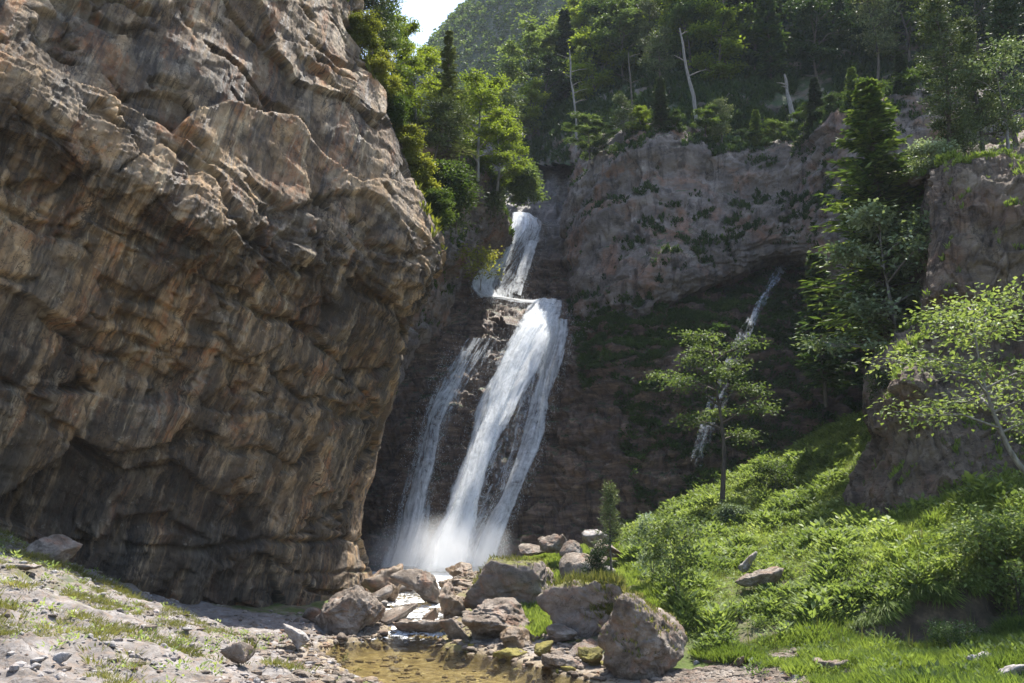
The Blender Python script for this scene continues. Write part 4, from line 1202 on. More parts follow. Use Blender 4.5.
gravel(9000, lambda q, z, ins, lb, e: (q[:, 1] < 18.3) & (n2(q, 1.0, 25) > -.25) & (ins < .5), (2.6, 6.2), (15.5, 18.4), (.015, .10), 'boulder', rg)
gravel(6000, lambda q, z, ins, lb, e: (ins > .5) & (n2(q, .8, 35) > -.05), (-6, 4), (13, 30), (.02, .12), 'bedstone', rg)

# ------------------------------------------------------------------ falling water
def wall_gross(P):
    return .55*fbm(P*.3, 3) + .3*fbm(P*.9, 4)
def fall(label, pieces, mat, nu=60, nv=240, name='waterfall', off=.35, bulge=.2, drops=1500):
    """pieces: list of row lists (pxL, pxR, py, density); each a sheet of water laid over the rock wall"""
    r0 = pieces[0][1][-1]
    e = empty(name, tuple(WB.pt((r0[0] + r0[1])/2, r0[2])))
    tag(e, label, 'waterfall')
    for L, (o_, rows) in enumerate(pieces):
        rows = np.array(rows, float)
        ctrl = [[WB.pt(a + (b - a)*u, py) + np.array([0, -1, .45])*(off + o_ + .25 + bulge*math.sin(math.pi*u)) for u in np.linspace(0, 1, 7)] for a, b, py, _ in rows]
        G = sheet_points(np.array(ctrl), nu, nv)
        N = grid_normals(G[::-1])[::-1]
        P = G.reshape(-1, 3)
        ln = np.concatenate([[0], np.cumsum(np.linalg.norm(np.diff(G[:, nu//2], axis=0), axis=1))])
        wd = np.linalg.norm(G[:, -1] - G[:, 0], axis=1)
        U = np.linspace(-.5, .5, nu)[None]*wd[:, None]; Vv = np.repeat(ln[:, None], nu, 1)
        fl = np.stack([U.ravel() + 11*L + len(label), Vv.ravel(), np.full(U.size, L*3.0)], 1)
        d = .25 + .10*fbm(P*.3, 2) + .10*ridged(np.stack([fl[:, 0]*1.3, fl[:, 1]*.10, fl[:, 2]], 1), 3) + .03*fbm(np.stack([fl[:, 0]*3.5, fl[:, 1]*.8, fl[:, 2]], 1), 3)
        P = P + N.reshape(-1, 3)*np.clip(d, -.5, 1.2)[:, None]
        u = np.repeat(np.linspace(0, 1, nu)[None], nv, 0)
        edge = np.minimum(u, 1 - u)
        edge = sstep(0, .26, edge + .16*fbm(fl*np.array([.9, .30, 1]), 4).reshape(nv, nu))
        dn = catmull_matrix(len(rows), nv) @ rows[:, 3]
        D = (np.repeat(dn[:, None], nu, 1) - (1 - edge)*.9).ravel()
        me = mesh_np('water_sheet', P - np.array(e.location), grid_faces(nv, nu), True, {'flow': fl, 'dens': D})
        link('water_sheet', me, M[mat], e)
        # droplets torn off the edges and thrown up along the fall
        nd = int(drops*(2.2 if L == len(pieces) - 1 else 1)); r2 = np.random.default_rng(nd + L)
        gi = r2.integers(0, nv, nd); ed = np.clip(np.abs(r2.normal(size=nd))*.16, 0, .5); ed = np.where(r2.random(nd) < .5, ed - .05, 1.05 - ed)
        gj = np.clip((ed*(nu - 1)).astype(int), 0, nu - 1)
        sp_ = (.10 + .35*(gi/nv < .12) )[:, None]
        C = P.reshape(nv, nu, 3)[gi, gj] - np.array(e.location) + np.abs(r2.normal(size=(nd, 1)))*np.array([[0, -.10, .05]]) + r2.normal(size=(nd, 3))*sp_*np.array([1, .8, 1.0])
        Q = leaves(C, np.array([-.15, 0, -1.0]) + r2.normal(size=(nd, 3))*.25, unit(nd, r2), r2.uniform(.02, .09, nd), r2.uniform(.008, .018, nd))
        g = leaf_mesh('droplets', Q, M['drop'], r2.random(nd), e); g['kind'] = 'stuff'
    return e
fall('main white waterfall pouring down the rock into the plunge pool', [
  (0, [(529, 566, 313, .62), (522, 570, 322, .62), (500, 574, 345, .56), (480, 570, 380, .47), (470, 558, 420, .42), (464, 546, 460, .40), (452, 530, 500, .42), (436, 508, 535, .5), (418, 498, 562, .66), (408, 498, 580, .8)]),
  (.25, [(530, 562, 314, .72), (510, 560, 345, .80), (490, 546, 380, .80), (477, 522, 415, .78), (467, 508, 450, .76), (456, 492, 485, .78), (444, 481, 520, .84), (430, 476, 550, .95), (418, 478, 580, 1.1)]),
  (.5, [(526, 552, 330, .62), (508, 534, 360, .66), (492, 518, 395, .68), (481, 504, 435, .68), (468, 492, 475, .70), (454, 482, 515, .74), (438, 474, 555, .9), (430, 470, 580, 1.0)]),
  (.34, [(548, 572, 336, .6), (544, 574, 352, .66), (536, 568, 380, .60), (528, 554, 420, .60), (518, 540, 460, .62), (506, 526, 495, .64), (490, 512, 530, .7), (478, 504, 560, .85), (470, 500, 578, .95)])], 'fall', 90, 300)
fall('ragged side cascade left of the main falls, running over mossy ledges', [
  (0, [(456, 508, 350, .40), (444, 492, 372, .42), (428, 474, 400, .40), (416, 456, 440, .42), (404, 446, 480, .42), (395, 440, 520, .45), (386, 442, 550, .58), (382, 440, 576, .8)]),
  (.2, [(460, 474, 366, .52), (444, 460, 395, .56), (431, 445, 430, .58), (423, 439, 462, .58), (415, 433, 495, .60), (406, 428, 530, .68), (396, 424, 560, .82), (390, 422, 576, .95)])], 'trickle', 50, 260)
fall('upper cascade fanning over a dark ledge above the main falls', [
  (0, [(512, 532, 224, .74), (508, 547, 233, .66), (504, 547, 246, .54), (494, 538, 264, .45), (482, 528, 284, .45), (472, 522, 298, .5), (474, 518, 309, .55)]),
  (.2, [(510, 528, 226, .75), (508, 528, 240, .74), (498, 518, 256, .70), (486, 508, 274, .68), (473, 498, 290, .74), (470, 496, 300, .8), (476, 504, 311, .7)]),
  (.2, [(527, 535, 254, .6), (521, 530, 275, .62), (514, 524, 294, .62), (509, 521, 308, .6)]),
  (.1, [(480, 500, 309, .6), (494, 520, 312, .55), (514, 545, 315, .6), (528, 560, 317, .6)])], 'trickle', 40, 160, drops=500)
fall('thin water ribbon slipping down the dark wall behind the slim tree', [
  (.3, [(776, 788, 260, .40), (768, 777, 285, .38), (752, 759, 318, .38), (738, 743, 352, .38), (722, 727, 395, .37), (704, 709, 440, .37), (692, 697, 478, .33), (690, 695, 492, .0)]),
  (.3, [(784, 789, 260, .42), (774, 778, 285, .40), (755, 759, 318, .40), (733, 737, 352, .39), (712, 716, 400, .38), (698, 702, 440, .38), (688, 692, 476, .32), (686, 690, 490, .0)])], 'trickle', 14, 220, off=.4, drops=10, bulge=.05)

# spray hanging over the plunge pool
import bmesh
def spray_mat():
    t = NT('falls_spray'); 
    v = t.n('ShaderNodeVolumePrincipled'); v.inputs['Color'].default_value = (.97, .98, 1, 1); v.inputs['Anisotropy'].default_value = .3
    tc = t.n('ShaderNodeTexCoord').outputs['Object']
    ln = t.n('ShaderNodeVectorMath', operation='LENGTH'); t.l(tc, ln.inputs[0])
    fall_ = t.ramp(ln.outputs['Value'], [(0.0, 1.0), (0.55, .35), (1.0, 0.0)])
    nz = t.ramp(t.noise(t.coord(), .9, 4, .6), [(.35, 0.15), (.7, 1.0)])
    t.l(t.math('MULTIPLY', t.math('MULTIPLY', fall_, nz), 1.5), v.inputs['Density'])
    t.l(v.outputs[0], t.out.inputs['Volume'])
    return t.m
V, Fc = ICO[4]
me = mesh_np('spray_mist', V, Fc)
o = link('spray_mist', me, spray_mat()); p = at(442, 556, 41.2); o.location = tuple(p); o.scale = (4.0, 1.9, 2.0)
o['kind'] = 'stuff'

# ------------------------------------------------------------------ single trees
fir = conifer(12, 3.0, 3, 'fir', 30, 7, .04, 12, (.36, .11), 'needle_fir', ragged=.36, power=.85, droop=.2)
place(fir, 890, 345, 31.5, 263, 12, 'tall broad fir with sunlit branch tips standing left of the rock bluff', 'fir tree', rz=.5, wide=1.4, name='fir_tree')
pn = pine(7.4, 1.0, 5, .12, 62, 130, 'needle', csz=.25, blade=(.16, .05), shape='oval')
place(pn, 948, 160, 29.5, 160, 7.4, 'slender full pine at the left end of the bluff top', 'pine tree', rz=1)
pn2 = pine(7, 1.2, 6, .2, 58, 130, 'needle', csz=.25, blade=(.16, .05), shape='cone')
place(pn2, 984, 165, 30.2, 146, 7, 'dark bushy pine on the bluff top, right beside the slender one', 'pine tree')
place(pine(6, 1.1, 8, .15, 50, 120, 'needle_dark', csz=.26, blade=(.18, .05), shape='cone'), 1016, 140, 34, 150, 6, 'dark pine at the top right corner above the pale round tree', 'pine tree')
place(pine(2.2, .9, 9, .05, 40, 90, 'needle', csz=.3), 968, 172, 29.6, 52, 2.2, 'low bushy pine at the bluff edge under the slender pine', 'pine tree')
place(broadleaf(3.4, 1.25, 11, .25, 9, 4, 2, 44, (.12, .08), 'leaf_pale', flat=.3, csz=.30), 1008, 150, 30, 95, 3.4, 'pale-leaved round tree on the bluff top at the right edge', 'broadleaf tree')
place(broadleaf(1.5, .6, 12, .1, 6, 4, 3, 22, (.13, .08), 'leaf_pale', stems=2, csz=.25, name='shrub'), 935, 178, 29.2, 34, 1.5, 'small pale shrub overhanging the left corner of the bluff top', 'shrub', name='shrub')
place(broadleaf(5.2, 1.7, 13, .12, 13, 4, 2, 56, (.15, .10), 'leaf_pale', flat=.34, csz=.36), 898, 390, 29.8, 180, 5.2, 'silvery whitebeam in front of the tall fir', 'broadleaf tree')
place(broadleaf(4.4, 1.3, 14, .1, 11, 4, 2, 50, (.14, .09), 'leaf_ash', flat=.3, csz=.32), 918, 330, 32, 130, 4.4, 'green leafy tree tucked between the whitebeam and the bluff', 'broadleaf tree')
place(conifer(5.5, 1.25, 15, 'fir', 17, 5, .1, 9, (.34, .10), 'needle_fir', ragged=.4), 826, 400, 37, 148, 5.5, 'shaded dark conifer left of the whitebeam', 'conifer')
slim = broadleaf(6.6, 1.75, 17, .36, 13, 5, 3, 26, (.15, .09), 'leaf_ash', 'bark', flat=.24, stems=1, lean=(.1, 0), csz=.36, up=.45)
place(slim, 722, 498, 36, 170, 6.6, 'slim layered tree standing before the thin water ribbon', 'broadleaf tree', wide=.95)
place(broadleaf(2.0, .85, 18, .35, 7, 4, 2, 13, (.13, .075), 'leaf_ash', 'bark', stems=3, csz=.22, up=.8, name='shrub'), 677, 612, 21.4, 86, 2.0, 'bushy green shrub with bare stems behind the foreground boulder', 'shrub', wide=.72, name='shrub')
place(broadleaf(2.0, .75, 19, .25, 7, 4, 2, 12, (.13, .08), 'leaf_pale', 'bark', stems=2, csz=.22, up=.8, name='shrub'), 652, 585, 24.5, 66, 2.0, 'pale greyish shrub behind the bushy green one', 'shrub', wide=.7, name='shrub')
place(pine(1.9, .22, 20, .30, 40, 60, 'needle', csz=.09, blade=(.09, .02), shape='cone'), 612, 572, 24.4, 85, 1.9, 'little spire-shaped conifer on the grass-capped boulder', 'conifer', name='conifer_sapling')
place(pine(.95, .26, 22, .1, 26, 60, 'needle_dark', csz=.13, blade=(.10, .02), shape='cone'), 597, 594, 22.8, 44, .95, 'dark knee-high conifer low on the grass-capped boulder', 'conifer', name='conifer_sapling')
near = broadleaf(4.2, 1.6, 23, .42, 12, 5, 3, 18, (.115, .075), 'leaf_ash', 'bark_grey', flat=.3, csz=.40, up=.5,
                 path=[(0, 0, 0), (-.45, -.05, .45), (-.75, -.1, 1.0), (-1.0, -.1, 1.9), (-1.15, -.1, 2.9), (-1.1, -.1, 4.1)])
place(near, 1046, 492, 19.5, 195, 4.2, 'leaning tree with big pale leaves and a bent bare trunk at the right edge', 'broadleaf tree', wide=1.05)
place(broadleaf(1.2, .85, 24, .05, 8, 4, 2, 24, (.085, .05), 'herb', 'bark', stems=4, csz=.22, up=.8, name='shrub'), 1018, 604, 18.6, 78, 1.2, 'large sunlit bush spilling over the cut bank at the right edge', 'shrub', name='shrub')
place(broadleaf(1.6, .8, 25, .1, 7, 4, 2, 14, (.13, .075), 'leaf_mid', stems=3, csz=.26, name='shrub'), 776, 500, 34, 34, 1.6, 'dull green shrub in the shade above the leafy slope', 'shrub', name='shrub')
place(broadleaf(.8, .5, 26, .05, 7, 4, 3, 22, (.11, .075), 'leaf_pale', stems=3, csz=.2, name='shrub'), 734, 523, 31, 16, .8, 'small pale shrub on the crest of the leafy slope', 'shrub', name='shrub')
place(broadleaf(1.4, .5, 27, .15, 6, 4, 2, 18, (.11, .07), 'leaf_dark', stems=2, csz=.22, name='shrub'), 884, 402, 26.2, 30, 1.4, 'wispy dry shrub on the left edge of the bluff', 'shrub', name='shrub')
place(broadleaf(.8, .8, 30, .05, 7, 4, 2, 12, (.10, .06), 'shadeherb', stems=3, csz=.22, name='shrub'), 950, 648, 17.4, 20, .8, 'dark bush in the shade under the cut bank', 'shrub', name='shrub')

# left rim: bright beeches, pines and yellow-green box hanging over the edge
def rim(px, pyb, Y, h, label, cat, d, H0, **k): return place(d, px, pyb, Y, h, H0, label, cat, **k)
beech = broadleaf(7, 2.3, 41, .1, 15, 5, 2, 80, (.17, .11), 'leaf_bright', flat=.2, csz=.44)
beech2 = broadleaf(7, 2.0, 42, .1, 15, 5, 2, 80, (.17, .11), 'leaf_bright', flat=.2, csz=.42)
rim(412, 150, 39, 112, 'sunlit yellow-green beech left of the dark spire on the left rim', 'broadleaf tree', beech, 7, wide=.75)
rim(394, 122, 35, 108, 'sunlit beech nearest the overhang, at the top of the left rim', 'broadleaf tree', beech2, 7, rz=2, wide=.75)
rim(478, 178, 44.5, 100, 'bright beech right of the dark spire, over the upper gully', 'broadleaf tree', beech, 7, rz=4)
rim(497, 188, 48, 76, 'low bright beech at the right end of the left rim', 'broadleaf tree', beech2, 7, rz=5)
rim(460, 150, 50, 58, 'bright beech behind the dark spire', 'broadleaf tree', beech2, 7, rz=1)
spire = conifer(9, 1.7, 43, 'fir', 24, 6, .05, 11, (.20, .06), 'needle', ragged=.4, droop=.35, power=1.0)
rim(447, 165, 38.0, 134, 'tall dark spire-shaped spruce on the left rim against the far mountain', 'spruce', spire, 9, wide=1.45, name='spruce_tree')
rim(402, 95, 42, 70, 'dark spruce poking above the beech at the top of the left rim', 'spruce', conifer(6, 1.0, 44, 'fir', 28, 6, .05, 7, (.3, .08), 'needle_dark'), 6, name='spruce_tree')
lp = pine(6, 1.5, 45, .55, 34, 110, 'needle', csz=.34, lean=(1.0, 0), blade=(.3, .05))
rim(428, 200, 36.5, 96, 'leaning pine with a thin dark bare trunk on the left rim', 'pine tree', lp, 6)
rim(372, 62, 31.8, 100, 'dark pine on the overhang edge, cut off by the top of the view', 'pine tree', pine(6, 1.2, 46, .2, 46, 110, 'needle', csz=.30, blade=(.2, .055), shape='cone'), 6)
rim(386, 88, 33, 110, 'mixed green pine behind the overhang edge, beside the topmost one', 'pine tree', pine(6, 1.3, 47, .2, 46, 110, 'needle_fir', csz=.30, blade=(.2, .055), shape='cone'), 6)
rim(507, 168, 50, 76, 'greyish pine at the right end of the left rim, over the gully', 'pine tree', pine(6, 1.3, 48, .2, 38, 110, 'needle', csz=.36, blade=(.26, .07)), 6)
box_lab = ['yellow-green bush highest on the overhang edge', 'yellow-green bush on the overhang edge below the topmost pine', 'trailing bush on the overhang edge midway down the rim', 'golden bush hanging where the rim starts to curve',
           'bright trailing bush over the bulge of the overhang', 'lowest bright bush on the nose of the overhang']
for k, (px, py, Y, h) in enumerate([(362, 50, 29.9, 30), (379, 92, 30.2, 34), (394, 128, 30.7, 30), (407, 163, 31, 34), (418, 196, 31.2, 36), (436, 226, 31.2, 34)]):
    d = broadleaf(1.7, .62, 50 + k, .02, 7, 4, 2, 60, (.10, .065), 'yellowgreen' if k % 3 != 2 else 'leaf_mid', 'bark', stems=3, csz=.22, name='shrub')
    rim(px, py, Y, h, box_lab[k], 'shrub', d, 1.7, name='shrub')
rim(456, 228, 34.5, 58, 'grey-green juniper-like shrub clinging to the rim below the leaning pine', 'shrub', pine(2.4, .9, 57, .05, 40, 90, 'needle', csz=.34, blade=(.2, .05)), 2.4, name='shrub')
rim(440, 212, 34.0, 40, 'rounded shrub left of the grey-green one below the leaning pine', 'shrub', broadleaf(1.7, .8, 58, .02, 8, 5, 3, 24, (.15, .1), 'leaf_mid', stems=3, csz=.32, name='shrub'), 1.7, name='shrub')
rim(491, 214, 49.5, 36, 'grey-green shrub hanging on the ridge face under the low beech', 'shrub', pine(2.2, .7, 59, .05, 30, 90, 'needle', csz=.34, blade=(.22, .06)), 2.2, name='shrub')
rim(521, 196, 52.5, 24, 'round pale shrub on the ridge tip above the upper cascade', 'shrub', broadleaf(1.4, .8, 60, .02, 8, 5, 3, 24, (.16, .1), 'leaf_ash', stems=3, csz=.3, name='shrub'), 1.4, name='shrub')
rim(480, 285, 47, 34, 'sparse twiggy bush in front of the upper cascade', 'shrub', broadleaf(1.6, .8, 61, .3, 7, 3, 2, 8, (.16, .1), 'yellowgreen', stems=2, csz=.26, name='shrub'), 1.6, name='shrub')

# dead trunks on the wooded slope
def snag(px0, py0, px1, py1, Y, label, r=.16, branches=3, mat='bark_dead'):
    a, b = at(px0, py0, Y), at(px1, py1, Y)
    e = empty('dead_tree', tuple(a)); tag(e, label, 'dead tree')
    t = np.linspace(0, 1, 8)[:, None]; P = (b - a)*t; P[0, 2] -= .5
    P += np.stack([.04*np.sin(t[:, 0]*5), 0*t[:, 0], 0*t[:, 0]], 1)
    rk = np.random.default_rng(int(px0) + 3); P[1:-1] += rk.normal(size=(6, 3))*r*.35
    V, Fc = tube([(P, r*(1 - .65*t[:, 0])*(1 + .18*rk.normal(size=8)))], 7)
    link('trunk', mesh_np('trunk', V, Fc), M[mat], e)
    rr = np.random.default_rng(int(px0)); L = np.linalg.norm(b - a)
    for k in range(branches):
        s = .45 + .5*rr.random(); p = (b - a)*s; d = np.array([rr.choice([-1, 1])*(.5 + rr.random()), -.3, .2 + .5*rr.random()])*L*.12
        V, Fc = tube([(np.stack([p, p + d*.5, p + d + np.array([0, 0, -.1])]), np.array([r*.3, r*.2, .012]))], 5)
        link('branch', mesh_np('branch', V, Fc), M[mat], e)
snag(697, 124, 680, 28, 54.5, 'tall bare bleached trunk standing on the cliff edge, leaning left')
snag(795, 136, 785, 74, 54, 'thick broken bleached stump on the cliff edge, the shorter of the two pale trunks', .2, 2)
snag(577, 150, 570, 50, 59, 'thin grey dead tree with side branches at the left edge of the wood', .10, 7, 'bark_grey')
snag(908, 46, 886, -8, 62, 'thin pale dead pole leaning high in the shaded wood', .10, 2, 'bark_grey')
snag(632, 112, 629, 52, 57.5, 'straight thin bare trunk at the forest edge left of the tall bleached one', .08, 4, 'bark')

# the wood above the gorge cliff: every tree its own object
fr = np.random.default_rng(21)
fproto = []
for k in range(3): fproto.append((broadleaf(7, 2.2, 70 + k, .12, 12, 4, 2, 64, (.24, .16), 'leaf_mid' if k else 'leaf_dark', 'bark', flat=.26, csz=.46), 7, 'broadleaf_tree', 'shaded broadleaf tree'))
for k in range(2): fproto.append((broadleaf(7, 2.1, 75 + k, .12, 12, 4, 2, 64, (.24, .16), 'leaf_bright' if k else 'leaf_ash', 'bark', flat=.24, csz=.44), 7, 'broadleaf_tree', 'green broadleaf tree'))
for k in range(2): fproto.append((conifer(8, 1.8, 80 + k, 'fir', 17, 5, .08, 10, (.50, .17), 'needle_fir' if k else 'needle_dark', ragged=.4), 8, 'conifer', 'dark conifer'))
for k in range(2): fproto.append((pine(8, 1.7, 85 + k, .35, 34, 130, 'needle', csz=.42, blade=(.26, .085)), 8, 'pine_tree', 'thin-crowned pine'))
where = lambda px: 'at the left end of the wood over the gully' if px < 600 else ('in the wood above the middle of the gorge cliff' if px < 760 else 'in the shaded wood behind the bluff')
first = {}
spots = []
for k in range(900):
    if len(spots) >= 115: break
    px, py = fr.uniform(512, 1060), fr.uniform(-120, 145)
    lim = np.interp(px, [512, 545, 600, 650, 700, 760, 830, 1060], [135, 128, 112, 98, 95, 100, 92, 70])
    if py > lim or py < np.interp(px, [512, 545, 566, 600, 640, 690], [128, 92, 62, 22, -30, -120]): continue
    p = FS.pt(px, py)
    if any(np.hypot(p[0]-q[0], p[1]-q[1]) < 2.5 for q in spots): continue
    spots.append(np.array([p[0], p[1], p[2], px, py]))
for s in spots:
    px, py = s[3], s[4]
    w = np.array([3, 3, 3, 2.2, 2.2, 1.5, 1.5, 1.6, 1.6])
    if px > 760: w = np.array([4, 4, 4, .6, .6, 2.5, 2.5, .8, .8])
    if px < 620: w = np.array([1.5, 1.5, 1.5, 3.5, 3.5, 2.2, 2.2, 2, 2])
    k = fr.choice(9, p=w/w.sum())
    d, H0, nm, kind = fproto[k]
    sc = fr.uniform(.75, 1.25)*(5.6 + .02*max(0, s[1]-55))/H0*1.3
    lab = f'{kind} {where(px)}'; grp = f'{kind}s {where(px)}'
    rz = fr.random()*6.28
    if k not in first:
        first[k] = make(d, tuple(s[:3] - np.array([0, 0, .3])), lab, 'tree', grp, rz, 1.0)
        first[k].scale = (sc, sc, sc*fr.uniform(.9, 1.2))
    else:
        copy_tree(first[k], tuple(s[:3] - np.array([0, 0, .3])), rz, (sc, sc, sc*fr.uniform(.9, 1.2)), lab, grp)
rimk = [(590, 152, 52.5, 44, 3), (604, 148, 52.0, 30, 0), (622, 142, 51.6, 52, 7), (640, 134, 51.4, 34, 4), (662, 134, 51.4, 62, 5), (676, 136, 51.4, 30, 1), (706, 142, 51.4, 40, 2), (722, 150, 51.6, 56, 8), (742, 154, 51.4, 30, 0),
        (758, 152, 51.0, 48, 6), (776, 150, 50.7, 36, 1), (806, 142, 48.8, 40, 2), (818, 136, 47, 64, 5), (838, 128, 45.4, 40, 0), (856, 120, 44.2, 58, 6), (872, 116, 43.4, 44, 2), (905, 110, 42.6, 62, 5), (922, 108, 42.2, 48, 1)]
for (px, py, Y, hp, k) in rimk:
    d, H0, nm, kind = fproto[k]
    p = at(px, py + 6, Y + .8); t = at(px, py + 6 - hp, Y + .8); sc = (t[2] - p[2])/H0
    wh = 'on the gorge cliff rim above the middle of its face' if px < 790 else 'on the gorge cliff rim behind the tall fir'
    lab = f'young {kind} {wh}'
    if k not in first:
        first[k] = make(d, tuple(p), lab, 'tree', f'{kind}s {wh}', 0, sc)
    else: copy_tree(first[k], tuple(p), fr.random()*6, (sc*1.1, sc*1.1, sc), lab, f'{kind}s {wh}')
# back row on the ridge left, closing the gap below the far mountain
for (px, py, Y, hp, k) in [(516, 150, 70, 54, 3), (530, 138, 72, 54, 4), (505, 140, 78, 40, 5), (548, 118, 74, 60, 0), (566, 92, 78, 62, 3), (580, 66, 82, 60, 4), (492, 122, 84, 36, 1), (474, 118, 80, 34, 3), (436, 120, 64, 34, 5)]:
    d, H0, nm, kind = fproto[k]
    p = at(px, py, Y); t = at(px, py - hp, Y); sc = (t[2] - p[2])/H0
    wh = 'on the skyline behind the left rim' if px < 500 else 'at the left end of the wood over the gully'
    lab = f'{kind} {wh}'
    if k not in first: first[k] = make(d, tuple(p), lab, 'tree', f'{kind}s {wh}', 0, sc)
    else: copy_tree(first[k], tuple(p), fr.random()*6, (sc, sc, sc), lab, f'{kind}s {wh}')

# ------------------------------------------------------------------ stuff: leaves and grass nobody could count
def plant_mesh(name, base, nrm, nl, L, W, mat, rg, spread=.5, hgt=.25, upb=.8, clump=.0):
    n = len(base)
    k = np.repeat(np.arange(n), nl); m = len(k)
    a = rg.random(m)*6.283
    out = np.stack([np.cos(a), np.sin(a), 0*a], 1)
    cl_ = np.clip(1 + clump*2.0*fbm(base*np.array([.9, .9, .3]) + 3, 4), .3, 2.2)
    sz = (rg.uniform(.6, 1.35, n)*cl_)[k]
    C = base[k] + np.array([0, 0, 1.])*(hgt*rg.random(m)*sz)[:, None] + out*(.12*spread*rg.random(m)*sz)[:, None]
    D = out*spread*rg.uniform(.4, 1.3, m)[:, None] + np.array([0, 0, upb]) + nrm[k]*.3
    Q = leaves(C, D, -out + np.array([0, 0, .9]) + rg.normal(size=(m, 3))*.3, L*sz*rg.uniform(.6, 1.2, m), W*sz*rg.uniform(.7, 1.2, m), .1)
    pv = np.clip(rg.random(n)*.6 + .4*(.5 + fbm(base*.7 + 9, 3)*1.6), 0, 1)[k]
    return leaf_mesh(name, Q, mat, np.clip(.62*pv + .38*rg.random(m), 0, 1))

def ground_pts(n, cond, rg, x=(-16, 18), y=(9, 46)):
    q = np.stack([rg.uniform(*x, n), rg.uniform(*y, n)], 1)
    z, ins, cut, lb, e = ground_z(q)
    px = 512 + F*q[:, 0]/(q[:, 1]*1.02)
    k = cond(q, z, ins, lb, e) & (px > -250) & (px < 1350)
    return np.stack([q[k, 0], q[k, 1], z[k]], 1)
rg = np.random.default_rng(31)
nz2 = lambda q, s, o=0: fbm(np.stack([q[:, 0]*s + o, q[:, 1]*s, 0*q[:, 0]], 1), 4)
# leafy slope
slope_edge = lambda q: np.interp(q[:, 1], [15, 18.5, 20, 22, 25, 30, 36, 46], [9, 4.0, 3.6, 3.6, 3.9, 3.7, 4.2, 4.5])
mound = lambda q: sstep(7.6, 8.6, q[:, 0] + .6*nz2(q, .8, 9))*(1 - sstep(23, 24.5, q[:, 1]))
P = ground_pts(100000, lambda q, z, ins, lb, e: (q[:, 0] > slope_edge(q) + .5*nz2(q, 1.0)) & (q[:, 1] > 19.0) & (nz2(q, .7, 3) + .5*nz2(q, 2.4, 23) > -.16) & (rg.random(len(q)) > .75*mound(q)), rg, (2.5, 20), (18.5, 46))
o = plant_mesh('slope_undergrowth', P, np.tile([0, 0, 1.], (len(P), 1)), 11, .115, .05, M['herb'], rg, 1.1, .22, .38, clump=1.2); o['kind'] = 'stuff'
P = ground_pts(30000, lambda q, z, ins, lb, e: (q[:, 0] > slope_edge(q) + .5*nz2(q, 1.0)) & (q[:, 1] > 20) & (nz2(q, 1.3, 13) > -.05), rg, (2.5, 20), (18.5, 46))
o = plant_mesh('slope_ferns', P, np.tile([0, 0, 1.], (len(P), 1)), 11, .20, .02, M['grass'], rg, .9, .08, .8, clump=.8); o['kind'] = 'stuff'
P = ground_pts(130000, lambda q, z, ins, lb, e: (q[:, 0] > np.interp(q[:, 1], [12, 16, 17.6, 18.6, 20, 24, 30], [5.5, 5.2, 5.0, 3.9, 3.5, 3.3, 3.3]) + .5*nz2(q, 1.3)) & ((q[:, 1] < 19.3) | (rg.random(len(q)) < mound(q))) & ~((q[:, 0] > 7) & (np.abs(q[:, 1] - 18.75) < .62)) & (nz2(q, 1.6, 6) > -.4), rg, (2.5, 13), (10, 25))
o = plant_mesh('meadow_grass', P, np.tile([0, 0, 1.], (len(P), 1)), 8, .125, .014, M['grass'], rg, .8, .04, .8, clump=1.1); o['kind'] = 'stuff'
P = ground_pts(5000, lambda q, z, ins, lb, e: (q[:, 0] > 4.4) & (q[:, 1] < 21) & (nz2(q, .9, 16) > .02), rg, (2.5, 13), (13, 25))
o = plant_mesh('meadow_herbs', P, np.tile([0, 0, 1.], (len(P), 1)), 10, .085, .038, M['herb'], rg, .9, .18, .5, clump=.7); o['kind'] = 'stuff'
P = ground_pts(7000, lambda q, z, ins, lb, e: (q[:, 0] > slope_edge(q) + .4) & (q[:, 1] > 20) & (nz2(q, .8, 41) > .12), rg, (2.5, 20), (18.5, 46))
o = plant_mesh('broad_leaf_drifts', P, np.tile([0, 0, 1.], (len(P), 1)), 8, .14, .105, M['herb'], rg, 1.3, .28, .22, clump=.6); o['kind'] = 'stuff'
P = ground_pts(9000, lambda q, z, ins, lb, e: (q[:, 0] > slope_edge(q) + .3) & (q[:, 1] > 17.5) & (nz2(q, 1.0, 51) > .02), rg, (2.5, 20), (17, 46))
o = plant_mesh('dry_stems', P, np.tile([0, 0, 1.], (len(P), 1)), 3, .42, .014, M['drygrass'], rg, .35, .05, 1.2, clump=.4); o['kind'] = 'stuff'
# grass hanging over the cut bank
P = ground_pts(26000, lambda q, z, ins, lb, e: (q[:, 0] > 6.2) & (np.abs(q[:, 1] - (19.25 + .35*np.sin(q[:, 0]*1.3) + .25*np.sin(q[:, 0]*3.1 + 1))) < .22) & (nz2(q, 1.1, 7) > -.15), rg, (6, 14), (17.5, 20.5))
o = plant_mesh('bank_overhang_grass', P, np.tile([0, -2.6, -1.9], (len(P), 1)), 9, .24, .020, M['grass'], rg, .5, .05, .15, clump=.5); o['kind'] = 'stuff'
